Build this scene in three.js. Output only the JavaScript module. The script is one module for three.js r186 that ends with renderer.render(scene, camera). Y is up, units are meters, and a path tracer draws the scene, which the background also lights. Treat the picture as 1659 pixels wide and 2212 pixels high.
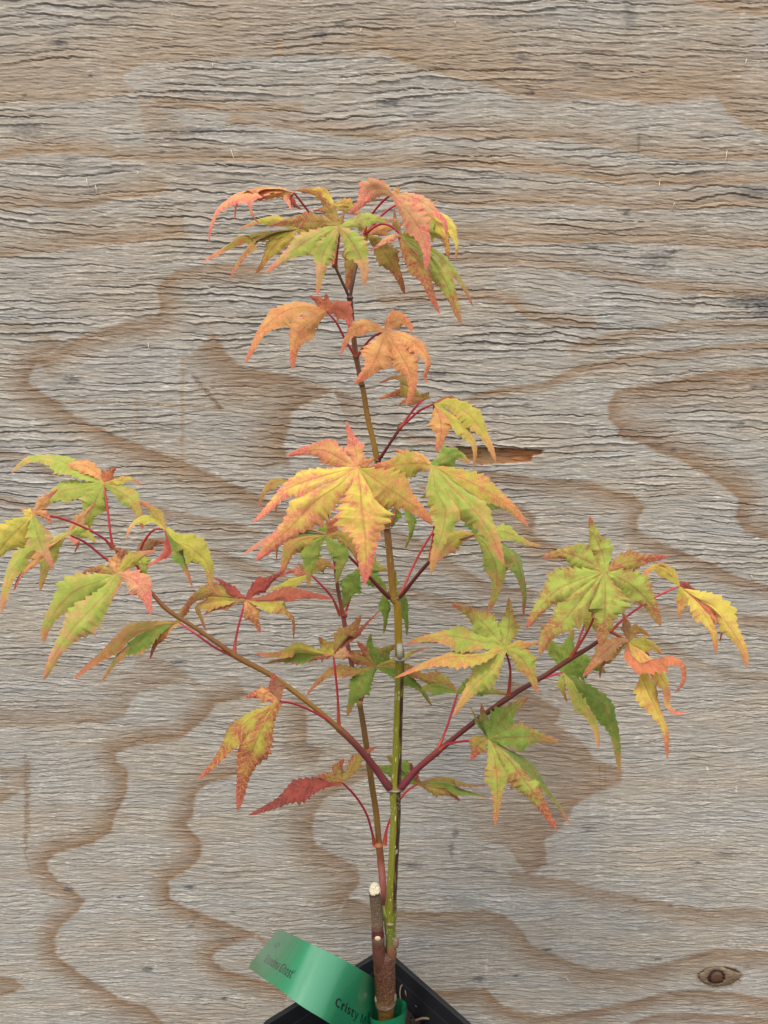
import * as THREE from 'three';
import { mergeGeometries } from 'three/addons/utils/BufferGeometryUtils.js';

// ---------------------------------------------------------------- camera, sky, sun, exposure
const scene = new THREE.Scene();
const FOV = 68, PITCH = 10 * Math.PI / 180, CAM = new THREE.Vector3(0, 0.500, 0.480);
const camera = new THREE.PerspectiveCamera(FOV, 768 / 1024, 0.01, 60);
camera.position.copy(CAM);
camera.lookAt(CAM.x, CAM.y - Math.sin(PITCH), CAM.z - Math.cos(PITCH));
camera.updateMatrixWorld(true);

const renderer = new THREE.WebGLRenderer({ antialias: true });
renderer.setSize(768, 1024);
renderer.toneMapping = THREE.LinearToneMapping;
renderer.toneMappingExposure = 1.5;
renderer.shadowMap.enabled = true;

{ // overcast sky: brighter towards the zenith, the same all round
  const w = 64, h = 32, d = new Float32Array(w * h * 4);
  for (let j = 0; j < h; j++) for (let i = 0; i < w; i++) {
    const el = Math.sin(((j + 0.5) / h - 0.5) * Math.PI), L = 0.78 * (1 + 2 * Math.max(0, el)) / 3 * 2.0;
    d.set([L * 0.97, L * 0.995, L * 1.03, 1], (j * w + i) * 4);
  }
  const sky = new THREE.DataTexture(d, w, h, THREE.RGBAFormat, THREE.FloatType);
  sky.mapping = THREE.EquirectangularReflectionMapping; sky.magFilter = THREE.LinearFilter; sky.needsUpdate = true;
  scene.background = sky; scene.environment = sky;
}
const sun = new THREE.DirectionalLight(0xfff4e4, 1.5);
sun.position.set(-0.7, 2.6, 1.2); sun.target.position.set(0, 0.45, 0.06);
sun.castShadow = true; sun.shadow.radius = 20; sun.shadow.mapSize.set(2048, 2048);
Object.assign(sun.shadow.camera, { left: -1, right: 1, top: 1, bottom: -1, near: 0.1, far: 6 });
scene.add(sun, sun.target);

// ---------------------------------------------------------------- helpers
function rng(seed) { let a = seed >>> 0; return () => { a = (a + 0x6D2B79F5) >>> 0; let t = Math.imul(a ^ (a >>> 15), 1 | a); t = (t + Math.imul(t ^ (t >>> 7), 61 | t)) ^ t; return ((t ^ (t >>> 14)) >>> 0) / 4294967296; }; }
const PERM = new Uint8Array(512), GX = new Float32Array(256), GY = new Float32Array(256), RV = new Float32Array(256);
{ const r = rng(7), p = [...Array(256).keys()]; for (let i = 255; i > 0; i--) { const j = Math.floor(r() * (i + 1)); [p[i], p[j]] = [p[j], p[i]]; }
  for (let i = 0; i < 512; i++) PERM[i] = p[i & 255];
  for (let i = 0; i < 256; i++) { const a = r() * 6.2832; GX[i] = Math.cos(a); GY[i] = Math.sin(a); RV[i] = r(); } }
const hash2 = (i, j) => RV[PERM[(PERM[i & 255] + j) & 255]];
function noise(x, y) { // gradient noise, about -1..1
  const i = Math.floor(x), j = Math.floor(y), fx = x - i, fy = y - j, a = i & 255, b = j & 255;
  const u = fx * fx * fx * (fx * (fx * 6 - 15) + 10), v = fy * fy * fy * (fy * (fy * 6 - 15) + 10);
  const a0 = PERM[a], a1 = PERM[a + 1];
  const g00 = PERM[a0 + b], g10 = PERM[a1 + b], g01 = PERM[a0 + b + 1], g11 = PERM[a1 + b + 1];
  const n00 = GX[g00] * fx + GY[g00] * fy, n10 = GX[g10] * (fx - 1) + GY[g10] * fy;
  const n01 = GX[g01] * fx + GY[g01] * (fy - 1), n11 = GX[g11] * (fx - 1) + GY[g11] * (fy - 1);
  return 1.5 * (n00 + u * (n10 - n00) + v * (n01 + u * (n11 - n01) - n00 - u * (n10 - n00)));
}
const clamp = (x, a = 0, b = 1) => x < a ? a : x > b ? b : x;
const smooth = (a, b, x) => { const t = clamp((x - a) / (b - a)); return t * t * (3 - 2 * t); };
const lerp = (a, b, t) => a + (b - a) * t;
const mix3 = (a, b, t) => [a[0] + (b[0] - a[0]) * t, a[1] + (b[1] - a[1]) * t, a[2] + (b[2] - a[2]) * t];
const toLin = c => c.map(v => { v /= 255; return v <= 0.04045 ? v / 12.92 : Math.pow((v + 0.055) / 1.055, 2.4); });

// A survey of the photograph: windows (origin x, origin y, scale) in which positions were read; at() gives the point that lies there at depth z (metres in front of the board).
const TILE = {
  N: [411.5, 356.6, .1984], O: [713.2, 356.6, .1984], B: [493.7, 603.5, .4299], C: [493.7, 905.2, .4134], L: [0, 932.6, .2976], E: [356.6, 1179.5, .3638],
  F: [822.9, 1097.2, .504], G: [493.7, 1755.5, .3638], Q: [521.2, 1069.8, .2315], P: [905.2, 932.6, .186], R: [1124.6, 1316.7, .248],
  T1: [0, 0, .5], T2: [829.5, 0, .5], T3: [0, 737.3, .5], T4: [829.5, 737.3, .5], T5: [0, 1474.7, .5], T6: [829.5, 1474.7, .5],
};
const IMW = 1659, IMH = 2212, FOCAL = IMH / 2 / Math.tan(FOV * Math.PI / 360);
const FW = new THREE.Vector3(0, -Math.sin(PITCH), -Math.cos(PITCH)), UPV = new THREE.Vector3(0, Math.cos(PITCH), -Math.sin(PITCH));
function at(tile, u, v, z) {
  const [ox, oy, s] = TILE[tile], x = (ox + u * s - IMW / 2) / FOCAL, y = (oy + v * s - IMH / 2) / FOCAL;
  const d = new THREE.Vector3(FW.x + x, FW.y - UPV.y * y, FW.z - UPV.z * y);
  return d.multiplyScalar((z - CAM.z) / d.z).add(CAM);
}
const perPixel = p => (p.clone().sub(CAM).dot(FW)) / FOCAL;   // metres that one survey pixel spans at p

function tex(w, h, fn, srgb = true) {
  const d = new Uint8Array(w * h * 4);
  for (let j = 0; j < h; j++) for (let i = 0; i < w; i++) { const c = fn(i, j), k = (j * w + i) * 4; d[k] = clamp(c[0], 0, 255); d[k + 1] = clamp(c[1], 0, 255); d[k + 2] = clamp(c[2], 0, 255); d[k + 3] = 255; }
  const t = new THREE.DataTexture(d, w, h, THREE.RGBAFormat); t.magFilter = THREE.LinearFilter; t.minFilter = THREE.LinearMipmapLinearFilter; t.generateMipmaps = true;
  if (srgb) t.colorSpace = THREE.SRGBColorSpace; t.needsUpdate = true; return t;
}
function geo(pos, uv, idx, col) {
  const g = new THREE.BufferGeometry();
  g.setAttribute('position', new THREE.Float32BufferAttribute(pos, 3));
  if (uv) g.setAttribute('uv', new THREE.Float32BufferAttribute(uv, 2));
  if (col) g.setAttribute('color', new THREE.Float32BufferAttribute(col, 3));
  g.setIndex(idx); g.computeVertexNormals(); return g;
}
function put(name, g, m, parent, at0) {
  const o = new THREE.Mesh(g, m); o.name = name; o.castShadow = o.receiveShadow = true;
  if (at0) { g.translate(-at0.x, -at0.y, -at0.z); o.position.copy(at0); }
  parent.add(o); return o;
}
function tag(o, label, category, kind) { o.userData.label = label; if (category) o.userData.category = category; if (kind) o.userData.kind = kind; return o; }

// ---------------------------------------------------------------- ground
{
  const g = new THREE.PlaneGeometry(8, 8, 1, 1); g.rotateX(-Math.PI / 2);
  const t = tex(256, 256, (i, j) => { const n = 20 * noise(i / 40, j / 40) + 14 * noise(i / 6, j / 6) + 8 * noise(i / 1.7, j / 1.7); return [70 + n, 64 + n, 58 + n]; });
  t.wrapS = t.wrapT = THREE.RepeatWrapping; t.repeat.set(14, 14);
  const o = put('ground', g, new THREE.MeshStandardMaterial({ map: t, roughness: 0.95 }), scene);
  o.userData.kind = 'structure'; o.userData.label = 'dark gravelly ground below the pot';
}

// ---------------------------------------------------------------- the weathered plywood sheet
// latewood lines: [tile, side on which the brown lies (+1 = to the right when walking along the line), fade mm, strength, x, y, ...]
const BANDS = [
  ['T3', 1, 26, .55, 600, 1345, 700, 1380, 780, 1420, 820, 1450, 700, 1490, 600, 1508, 560, 1555, 540, 1615, 440, 1645, 300, 1655, 0, 1665],
  ['T5', 1, 17, .95, 1060, 60, 930, 90, 890, 150, 830, 200, 780, 240, 600, 265, 500, 300, 500, 340, 550, 380, 545, 480, 490, 580, 480, 640, 400, 690, 250, 730, 200, 770, 205, 810, 250, 860, 310, 900, 365, 940, 330, 990, 260, 1050, 235, 1100, 240, 1180, 330, 1250, 430, 1310, 520, 1370, 640, 1410, 720, 1490],
  ['T5', 1, 17, .95, 1060, 390, 900, 430, 840, 480, 830, 580, 800, 610, 830, 650, 870, 690, 860, 760, 790, 820, 730, 850, 730, 930, 790, 970, 900, 1010, 1000, 1050, 1110, 1090, 1000, 1130, 930, 1160, 910, 1190, 960, 1240, 1080, 1275, 1250, 1330],
  ['T5', 1, 26, .8, 1640, 380, 1400, 500, 1360, 560, 1345, 640, 1360, 700, 1450, 750, 1540, 800, 1555, 860, 1500, 930, 1640, 985],
  ['T5', 1, 22, .8, 1320, 70, 1325, 160, 1320, 270, 1390, 290],
  ['T5', 1, 14, .9, 0, 1270, 60, 1285, 90, 1310, 50, 1340, 0, 1350],
  ['T5', 1, 22, .6, 0, 370, 110, 370, 110, 450, 50, 490, 0, 520],
  ['T6', 1, 70, .75, 560, 0, 760, 120, 740, 180, 870, 270, 900, 330, 1030, 380, 1020, 430, 900, 480, 820, 530, 770, 620, 690, 680, 700, 780, 620, 830],
  ['T6', 1, 18, .7, 560, 815, 620, 830, 800, 860, 900, 890, 1100, 930, 1250, 960, 1400, 985, 1500, 975, 1700, 990],
  ['T6', 1, 22, .8, 50, 985, 230, 995, 430, 985, 520, 1010, 590, 1070, 640, 1140, 760, 1190, 880, 1235, 1050, 1245, 1200, 1220, 1330, 1180, 1450, 1155, 1700, 1165],
  ['T6', 1, 16, .95, 200, 1335, 440, 1325, 500, 1390, 560, 1420, 700, 1445, 900, 1415, 1050, 1385, 1200, 1345, 1330, 1330, 1500, 1340, 1700, 1380],
  ['T6', 1, 14, .9, 1000, 1500, 1150, 1440, 1300, 1430, 1500, 1440, 1700, 1460],
  ['T3', 1, 17, .95, 250, 20, 150, 100, 115, 180, 220, 250, 330, 330, 500, 410, 700, 490, 850, 550, 980, 610, 1100, 660, 1240, 740],
  ['T3', 1, 32, .9, 930, -20, 990, 70, 1060, 120, 1250, 150, 1440, 210, 1330, 260, 1260, 300, 1250, 360, 1220, 440, 1250, 520],
  ['T3', 1, 10, .7, -20, 468, 100, 490, 250, 570], ['T3', 1, 12, .7, 560, 690, 760, 735, 950, 780, 1130, 820],
  ['T3', 1, 10, .6, -20, 655, 150, 710, 300, 760], ['T3', 1, 12, .7, 650, 850, 950, 910, 1150, 990, 1300, 1040, 1500, 1080],
  ['T4', 1, 13, .75, -20, 790, 200, 880, 330, 980, 450, 1050, 650, 1080], ['T4', 1, 11, .65, -30, 1030, 250, 1110, 500, 1170, 820, 1190],
  ['T4', 1, 8, .9, 330, 255, 450, 215, 620, 190, 700, 180, 840, 110, 960, 90, 1050, 65, 1200, 50, 1450, 20, 1700, 3],
  ['T4', -1, 21, .95, 1700, 110, 1450, 130, 1250, 170, 1100, 195, 1000, 225, 970, 280, 975, 340, 1020, 380, 1010, 410, 1120, 440, 1180, 470, 1300, 520, 1420, 590, 1500, 650, 1540, 690, 1520, 760, 1560, 820, 1700, 870],
  ['T4', 1, 14, .9, 420, 560, 700, 600, 880, 605, 960, 640, 1080, 670, 1125, 710, 1090, 770, 1090, 820, 1200, 880, 1330, 930, 1430, 970, 1530, 1020, 1700, 1070],
  ['T4', 1, 22, .9, 420, 660, 600, 720, 650, 760, 640, 830, 700, 870, 830, 920, 1000, 960], ['T4', 1, 14, .7, 1100, 1130, 1300, 1150, 1450, 1160, 1700, 1205],
  ['T4', 1, 12, .5, 900, 1250, 1200, 1290, 1450, 1420, 1700, 1440], ['T4', 1, 9, .6, 100, 400, 250, 430, 350, 455],
  ['T1', 1, 60, .5, 1700, 222, 1220, 240, 1000, 245, 800, 265, 620, 265, 540, 310, 530, 360, 590, 400, 400, 430, 200, 440, -20, 447],
  ['T2', -1, 48, .75, -60, 200, 0, 230, 150, 290, 300, 330, 450, 360, 550, 410, 700, 425, 1000, 425, 1150, 445, 1300, 430, 1430, 415, 1500, 500, 1580, 550, 1700, 585],
  ['T1', -1, 8, .8, 680, 450, 780, 462, 900, 470, 1100, 482, 1300, 480], ['T1', -1, 12, .75, 1000, 530, 1300, 560, 1659, 608, 1810, 580, 2060, 590, 2460, 600, 2660, 640, 2860, 680, 3060, 690, 3360, 692],
  ['T1', -1, 11, .9, -20, 690, 150, 655, 400, 655, 520, 690, 900, 690, 1200, 700, 1500, 720, 1659, 715, 1860, 715, 2160, 720, 2410, 745, 2660, 790, 2860, 800, 3360, 788],
  ['T1', -1, 15, .8, -20, 905, 150, 890, 350, 900, 500, 860, 720, 830], ['T2', -1, 13, .8, 130, 850, 350, 890, 500, 885, 700, 875, 900, 880, 1100, 900, 1700, 890],
  ['T1', -1, 17, .8, -20, 1115, 200, 1090, 350, 1060, 520, 1048, 800, 1020], ['T2', -1, 14, .8, 300, 1030, 600, 1050, 1000, 1045, 1200, 1050, 1700, 1072],
  ['T2', -1, 10, .8, 280, 1130, 550, 1140, 800, 1165, 1000, 1210, 1200, 1250, 1400, 1270, 1700, 1292],
  ['T1', -1, 16, .9, 1130, 1150, 900, 1145, 750, 1180, 680, 1240, 700, 1320, 680, 1370, 560, 1390, 400, 1440, 300, 1480, 170, 1560],
  ['T2', -1, 10, .8, -10, 1310, 100, 1300, 400, 1290, 550, 1310, 600, 1360, 700, 1400, 900, 1412], ['T2', 1, 10, .8, 800, 1490, 1000, 1440, 1150, 1420, 1300, 1390, 1700, 1392],
  ['T2', -1, 20, .8, 1340, 10, 1500, 50, 1700, 75], ['T2', 1, 7, .5, 300, 970, 700, 965, 1000, 990, 1400, 1010], ['T1', 1, 12, .4, -20, 1385, 60, 1390, 130, 1400],
];
const PX0 = -0.32, PX1 = 0.32, PY0 = 0.012, PY1 = 0.745;           // the surveyed stretch of the board, metres
const MW = 512, MH = 586;                                        // coarse map of the latewood tint
const tint = new Float32Array(MW * MH);
{
  const cw = (PX1 - PX0) / (MW - 1) * 1000, ch = (PY1 - PY0) / (MH - 1) * 1000;
  for (const [tile, side, fade, k, ...c] of BANDS) {
    const p = []; for (let i = 0; i < c.length; i += 2) { const q = at(tile, c[i], c[i + 1], 0); p.push([(q.x - PX0) * 1000, (q.y - PY0) * 1000]); }
    let x0 = 1e9, x1 = -1e9, y0 = 1e9, y1 = -1e9; for (const [x, y] of p) { x0 = Math.min(x0, x); x1 = Math.max(x1, x); y0 = Math.min(y0, y); y1 = Math.max(y1, y); }
    for (let j = Math.max(0, Math.floor((y0 - fade) / ch)); j < Math.min(MH, (y1 + fade) / ch); j++) for (let i = Math.max(0, Math.floor((x0 - fade) / cw)); i < Math.min(MW, (x1 + fade) / cw); i++) {
      const X = i * cw, Y = j * ch; let best = 1e9, sg = 0, end = 1;
      for (let s = 0; s + 1 < p.length; s++) {
        const ax = p[s][0], ay = p[s][1], dx = p[s + 1][0] - ax, dy = p[s + 1][1] - ay, L2 = dx * dx + dy * dy;
        const t0 = ((X - ax) * dx + (Y - ay) * dy) / L2, t = clamp(t0), ex = X - ax - t * dx, ey = Y - ay - t * dy, d = Math.hypot(ex, ey);
        if (d < best - 1e-6) { best = d; sg = dx * (Y - ay) - dy * (X - ax); end = (s === 0 && t0 < 0) || (s + 2 === p.length && t0 > 1) ? Math.max(0, 1 - d / 6) : 1; }
      }
      const right = sg < 0 ? 1 : -1, inside = right === side; // right of the walking direction (y up)
      const f = inside ? Math.pow(Math.max(0, 1 - best / fade), 1.15) : Math.max(0, 1 - best / 1.6) * 0.6;
      const v = k * f * end, n = j * MW + i; if (v > tint[n]) tint[n] = v;
    }
  }
}
function tintAt(x, y) { // metres on the board
  const u = clamp((x - PX0) / (PX1 - PX0) * (MW - 1), 0, MW - 1.001), v = clamp((y - PY0) / (PY1 - PY0) * (MH - 1), 0, MH - 1.001), i = Math.floor(u), j = Math.floor(v), a = u - i, b = v - j, n = j * MW + i;
  return lerp(lerp(tint[n], tint[n + 1], a), lerp(tint[n + MW], tint[n + MW + 1], a), b);
}
const knotC = at('T6', 1450, 1270, 0), KRX = 0.0150, KRY = 0.0080;
const gougeP = [[288, 462], [330, 455], [420, 459], [560, 463], [686, 470], [684, 486], [645, 494], [636, 522], [560, 526], [470, 530], [420, 536], [396, 524], [352, 505], [330, 490]].map(([u, v]) => at('T4', u, v, 0));
function inPoly(P, x, y) { let c = false; for (let i = 0, j = P.length - 1; i < P.length; j = i++) if ((P[i].y > y) !== (P[j].y > y) && x < (P[j].x - P[i].x) * (y - P[i].y) / (P[j].y - P[i].y) + P[i].x) c = !c; return c; }
const GB = [Math.min(...gougeP.map(p => p.x)), Math.max(...gougeP.map(p => p.x)), Math.min(...gougeP.map(p => p.y)), Math.max(...gougeP.map(p => p.y))];
const inGouge = (x, y) => x > GB[0] && x < GB[1] && y > GB[2] && y < GB[3] && inPoly(gougeP, x, y);
// grain runs around the knot and wanders a little
function grain(x, y) { // mm in, mm of "across the grain" out
  let w = 5.0 * noise(x / 150, y / 70) + 1.6 * noise(x / 42 + 9, y / 22) + 0.35 * noise(x / 9, y / 6 + 40);
  const dx = (x - knotC.x * 1000) / 34, dy = (y - knotC.y * 1000) / 17, r2 = dx * dx + dy * dy;
  w += -dy * 9 * Math.exp(-r2 * 0.8);
  return y + w;
}
function checks(x, q, sp, lam, jit, seed) { // lifted fibre edges: rises towards the lower edge, then drops; returns [profile 0..1, share 0..1, place in the strip]
  const f = -q / sp; let i = Math.floor(f), b0, b1;
  const edge = n => n + jit * noise(x / lam + n * 7.31, n * 3.77 + seed) + 0.35 * jit * noise(x / (lam * 0.17) + n * 3.1, n * 5.3 + seed) + 0.16 * jit * noise(x / 1.9, n * 9.7 + seed);
  b0 = edge(i); if (f < b0) { i--; b1 = b0; b0 = edge(i); } else { b1 = edge(i + 1); if (f >= b1) { i++; b0 = b1; b1 = edge(i + 1); } }
  const s = clamp((f - b0) / Math.max(0.05, b1 - b0));
  const a = smooth(-0.15, 0.4, noise(x / (lam * 1.9) + i * 5.17, i * 1.93 + seed + 31));
  return [s, a * (0.55 + 0.45 * hash2(i & 255, seed | 0)), i];
}
function relief(xm, ym) { // metres in, metres of height out
  const x = xm * 1000, y = ym * 1000, q = grain(x, y), tn = tintAt(xm, ym);
  const up = smooth(180, 480, y);                                   // upper half is weathered harder
  const soft = 1 - 0.75 * tn;
  let h = 0;
  let [s, a] = checks(x, q, 4.4, 34, 0.42, 3), k = (0.36 + 0.64 * up) * (0.45 + 0.55 * soft) * a; h += k * (1.05 * Math.pow(s, 5) - 1.9 * smooth(0.125, 0.03, s));
  [s, a] = checks(x, q + 0.7, 2.7, 13, 0.42, 57); k = (0.75 - 0.15 * up) * (0.6 + 0.4 * soft) * a; h += k * (0.75 * Math.pow(s, 4) - 0.9 * smooth(0.18, 0.04, s));
  [s, a] = checks(x, q, 1.55, 7, 0.42, 111); h += a * (0.34 * s * s * s - 0.2 * smooth(0.3, 0.05, s));
  h += 0.16 * noise(x / 11, q / 2.2) + 0.10 * noise(x / 4, q / 0.8) - 0.25 * tn * 0.4;
  const dx = (x - knotC.x * 1000) / (KRX * 1000), dy = (y - knotC.y * 1000) / (KRY * 1000), r = Math.hypot(dx, dy);
  if (r < 1.5) h = lerp(h, r < 1 ? -1.6 : 0.3 * (1.5 - r), smooth(1.35, 1.0, r));
  if (inGouge(xm, ym)) h = -3.6 + 0.5 * noise(x / 9, y / 1.1) + 0.6 * smooth(0.45, 1, (xm - GB[0]) / (GB[1] - GB[0]));
  return h / 1000;
}
const SPOTS = [['T1', 1000, 1305, 22, 9, .75], ['T1', 255, 185, 40, 14, .7], ['T1', 1385, 150, 40, 16, .6], ['T1', 1475, 100, 30, 8, .7], ['T1', 700, 652, 24, 6, .8], ['T1', 390, 328, 10, 5, .9], ['T1', 105, 412, 14, 6, .8], ['T1', 310, 690, 40, 14, .5], ['T1', 120, 560, 90, 40, .35], ['T1', 850, 570, 120, 18, .45], ['T2', 630, 402, 28, 7, .9], ['T2', 1240, 1090, 30, 7, .85], ['T2', 905, 1068, 36, 9, .7], ['T2', 600, 250, 40, 18, .6], ['T2', 20, 442, 60, 16, .7], ['T2', 1600, 1300, 130, 26, .7], ['T2', 1640, 1340, 60, 40, .5], ['T2', 1600, 830, 90, 30, .5], ['T2', 1060, 80, 30, 60, .35], ['T2', 1045, 920, 20, 12, .8], ['T2', 1100, 620, 10, 50, .4], ['T2', 1180, 1120, 80, 40, .4], ['T3', 310, 165, 45, 22, .55], ['T3', 770, 1386, 40, 8, .8], ['T3', 330, 580, 30, 10, .4], ['T5', 820, 882, 30, 10, .8], ['T5', 640, 1237, 34, 9, .85], ['T5', 970, 1364, 24, 6, .85], ['T5', 845, 1010, 22, 6, .8], ['T5', 515, 928, 14, 5, .8], ['T5', 295, 890, 26, 18, .7], ['T5', 1010, 1110, 10, 4, .7], ['T5', 825, 1050, 20, 5, .8], ['T5', 1010, 990, 12, 5, .6], ['T5', 1400, 695, 16, 5, .8], ['T6', 570, 1265, 18, 6, .85], ['T6', 705, 1153, 22, 7, .85], ['T6', 410, 1280, 32, 16, .75], ['T6', 310, 650, 18, 26, .5], ['T6', 290, 720, 14, 40, .4], ['T6', 880, 632, 40, 14, .5], ['T6', 1180, 1195, 24, 6, .7], ['T6', 460, 815, 40, 12, .45], ['T6', 120, 790, 60, 20, .5], ['T6', 1480, 740, 60, 24, .35], ['T6', 1355, 778, 24, 6, .7], ['T6', 1235, 962, 12, 5, .8], ['T6', 1085, 940, 12, 5, .7], ['T4', 230, 140, 70, 14, .65], ['T4', 615, 275, 24, 6, .7], ['T4', 1545, 355, 14, 6, .8], ['T4', 1600, 195, 26, 9, .7], ['T4', 1245, 470, 26, 9, .6], ['T4', 1360, 765, 20, 6, .6], ['T4', 1530, 370, 50, 22, .3], ['T4', 890, 385, 30, 8, .5], ['T4', 520, 1050, 40, 10, .5],
].map(([t, u, v, rx, ry, k]) => { const p = at(t, u, v, 0), s = perPixel(p) * 500; return [p.x * 1000, p.y * 1000, rx * s * 1.15, ry * s * 1.3, k]; });
const STREAKS = [['T3', 100, 250, 600, 265, 7, .8, [120, 78, 38]], ['T3', 600, 265, 960, 286, 9, .8, [125, 84, 44]], ['T3', 835, 150, 955, 290, 24, .6, [95, 70, 48]], ['T3', 790, 80, 786, 590, 20, .4, [158, 112, 66]], ['T3', 595, 230, 590, 500, 18, .35, [160, 118, 72]], ['T5', 112, 310, 112, 720, 22, .5, [105, 76, 50]], ['T5', 124, 330, 124, 640, 22, .4, [120, 88, 58]], ['T5', 105, 720, 135, 830, 14, .4, [120, 90, 60]],
  ['T1', 1205, 175, 1215, 240, 16, .6, [190, 140, 80]], ['T6', 930, 360, 935, 460, 8, .5, [110, 84, 60]], ['T6', 955, 380, 957, 455, 5, .4, [110, 84, 60]], ['T6', 445, 1190, 440, 1260, 9, .5, [205, 205, 200]], ['T6', 455, 1080, 452, 1110, 8, .4, [205, 205, 200]],
  ['T6', 1395, 362, 1400, 378, 9, .8, [225, 222, 210]], ['T6', 1522, 445, 1522, 470, 8, .8, [228, 224, 205]], ['T6', 1608, 1425, 1608, 1428, 9, .8, [150, 70, 40]], ['T5', 1505, 632, 1512, 634, 12, .5, [150, 96, 60]],
].map(([t, u, v, u2, v2, w, k, c]) => { const a = at(t, u, v, 0), b = at(t, u2, v2, 0), s = perPixel(a) * 250; return [a.x * 1000, a.y * 1000, b.x * 1000, b.y * 1000, w * s, k, c]; });
const TW = 1792, TH = 2048;
function plywoodColor(i, j) {
  const xm = PX0 + (PX1 - PX0) * (i + 0.5) / TW, ym = PY0 + (PY1 - PY0) * (j + 0.5) / TH, x = xm * 1000, y = ym * 1000;
  const q = grain(x, y);
  const tw = tintAt(xm + 0.0012 * noise(x / 7, y / 1.3), ym + 0.0009 * noise(x / 5 + 80, y / 1.1));
  const up = smooth(500, 620, y);
  // silvered earlywood, warm or cool in broad patches
  let warm = clamp(0.42 + 0.55 * noise(x / 95 + 3, q / 30) + 0.3 * noise(x / 40, q / 6 + 70) + 0.18 * noise(x / 15, q / 1.6));
  let c = mix3([160, 156, 149], [166, 154, 138], warm);
  let l = 9 * noise(x / 34, q / 4.2) + 11 * noise(x / 13 + 60, q / 1.25) + 10 * noise(x / 5.5, q / 0.62 + 20) + 7 * noise(x / 1.6, q / 0.45);
  // pale frayed fibre flecks
  const fl = noise(x / 7 + 200, q / 0.75), fl2 = noise(x / 30 + 50, y / 18);
  const fleck = smooth(0.42, 0.75, fl + 0.3 * fl2); c = mix3(c, [206, 202, 194], fleck * 0.6); c = mix3(c, [204, 200, 192], 0.62 * smooth(0.5, 0.72, noise(x / 3.6 + 300, q / 0.42) + 0.25 * fl2));
  // old resin-rich latewood
  const br = clamp(tw * (0.85 + 0.35 * noise(x / 20 + 11, q / 1.5)) + 0.05 * up);
  const hue = 0.5 + 0.5 * noise(x / 60 + 33, y / 25);
  c = mix3(c, mix3(mix3([122, 96, 74], [136, 103, 72], hue), mix3([146, 120, 94], [156, 122, 88], hue), up), clamp(br * 0.95));
  // grime in the grain
  const gr = smooth(0.25, 0.8, noise(x / 18 + 5, q / 1.0 + 90) * 0.8 + 0.45 * noise(x / 70, y / 30 + 8)); c = mix3(c, [104, 98, 92], gr * 0.42);
  for (const [sx, sy, rx, ry, k] of SPOTS) { const dx = (x - sx) / rx, dy = (y - sy) / ry; if (dx * dx + dy * dy < 2.2) { const d = Math.sqrt(dx * dx + dy * dy) + 0.45 * noise(x / 2.6, y / 1.2); c = mix3(c, [58, 58, 60], k * 0.8 * smooth(1.15, 0.1, d)); } }
  for (const [ax, ay, bx, by, w, k, sc] of STREAKS) {
    if (x < Math.min(ax, bx) - 3 * w || x > Math.max(ax, bx) + 3 * w || y < Math.min(ay, by) - 3 * w || y > Math.max(ay, by) + 3 * w) continue;
    const dx = bx - ax, dy = by - ay, t = clamp(((x - ax) * dx + (y - ay) * dy) / (dx * dx + dy * dy + 1e-9)), d = Math.hypot(x - ax - t * dx, y - ay - t * dy) / w + 0.8 * noise(x / 1.6, y / 1.1);
    c = mix3(c, sc, k * smooth(1.2, 0.2, d) * clamp(0.7 + 0.9 * noise(x / 6, q / 0.8 + 13)));
  }
  if (inGouge(xm, ym)) { const n = noise(x / 10, y / 1.0), e = (xm - GB[0]) / (GB[1] - GB[0]); c = mix3([112, 68, 40], [190, 132, 84], clamp(0.35 + 0.6 * n + 0.55 * (e - 0.4))); l *= 0.5; }
  const dx = (x - knotC.x * 1000) / (KRX * 1000), dy = (y - knotC.y * 1000) / (KRY * 1000), r = Math.hypot(dx, dy); if (r < 1.25) c = mix3(c, [110, 88, 66], smooth(1.25, 0.9, r + 0.1 * noise(x / 3, y / 3)) * 0.8);
  return [c[0] + l, c[1] + l, c[2] + l];
}
const plyMap = tex(TW, TH, plywoodColor);
const plyBump = tex(1024, 1536, (i, j) => { const x = (PX0 + (PX1 - PX0) * i / 1024) * 1000, y = (PY0 + (PY1 - PY0) * j / 1536) * 1000, q = grain(x, y); const v = 128 + 60 * noise(x / 5, q / 0.55) + 46 * noise(x / 14 + 9, q / 1.3) + 24 * noise(x / 1.1, y / 0.7); return [v, v, v]; }, false);
for (const t of [plyMap, plyBump]) t.wrapS = t.wrapT = THREE.MirroredRepeatWrapping;
const woodMat = new THREE.MeshStandardMaterial({ map: plyMap, bumpMap: plyBump, bumpScale: 0.0004, roughness: 0.9 });
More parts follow.
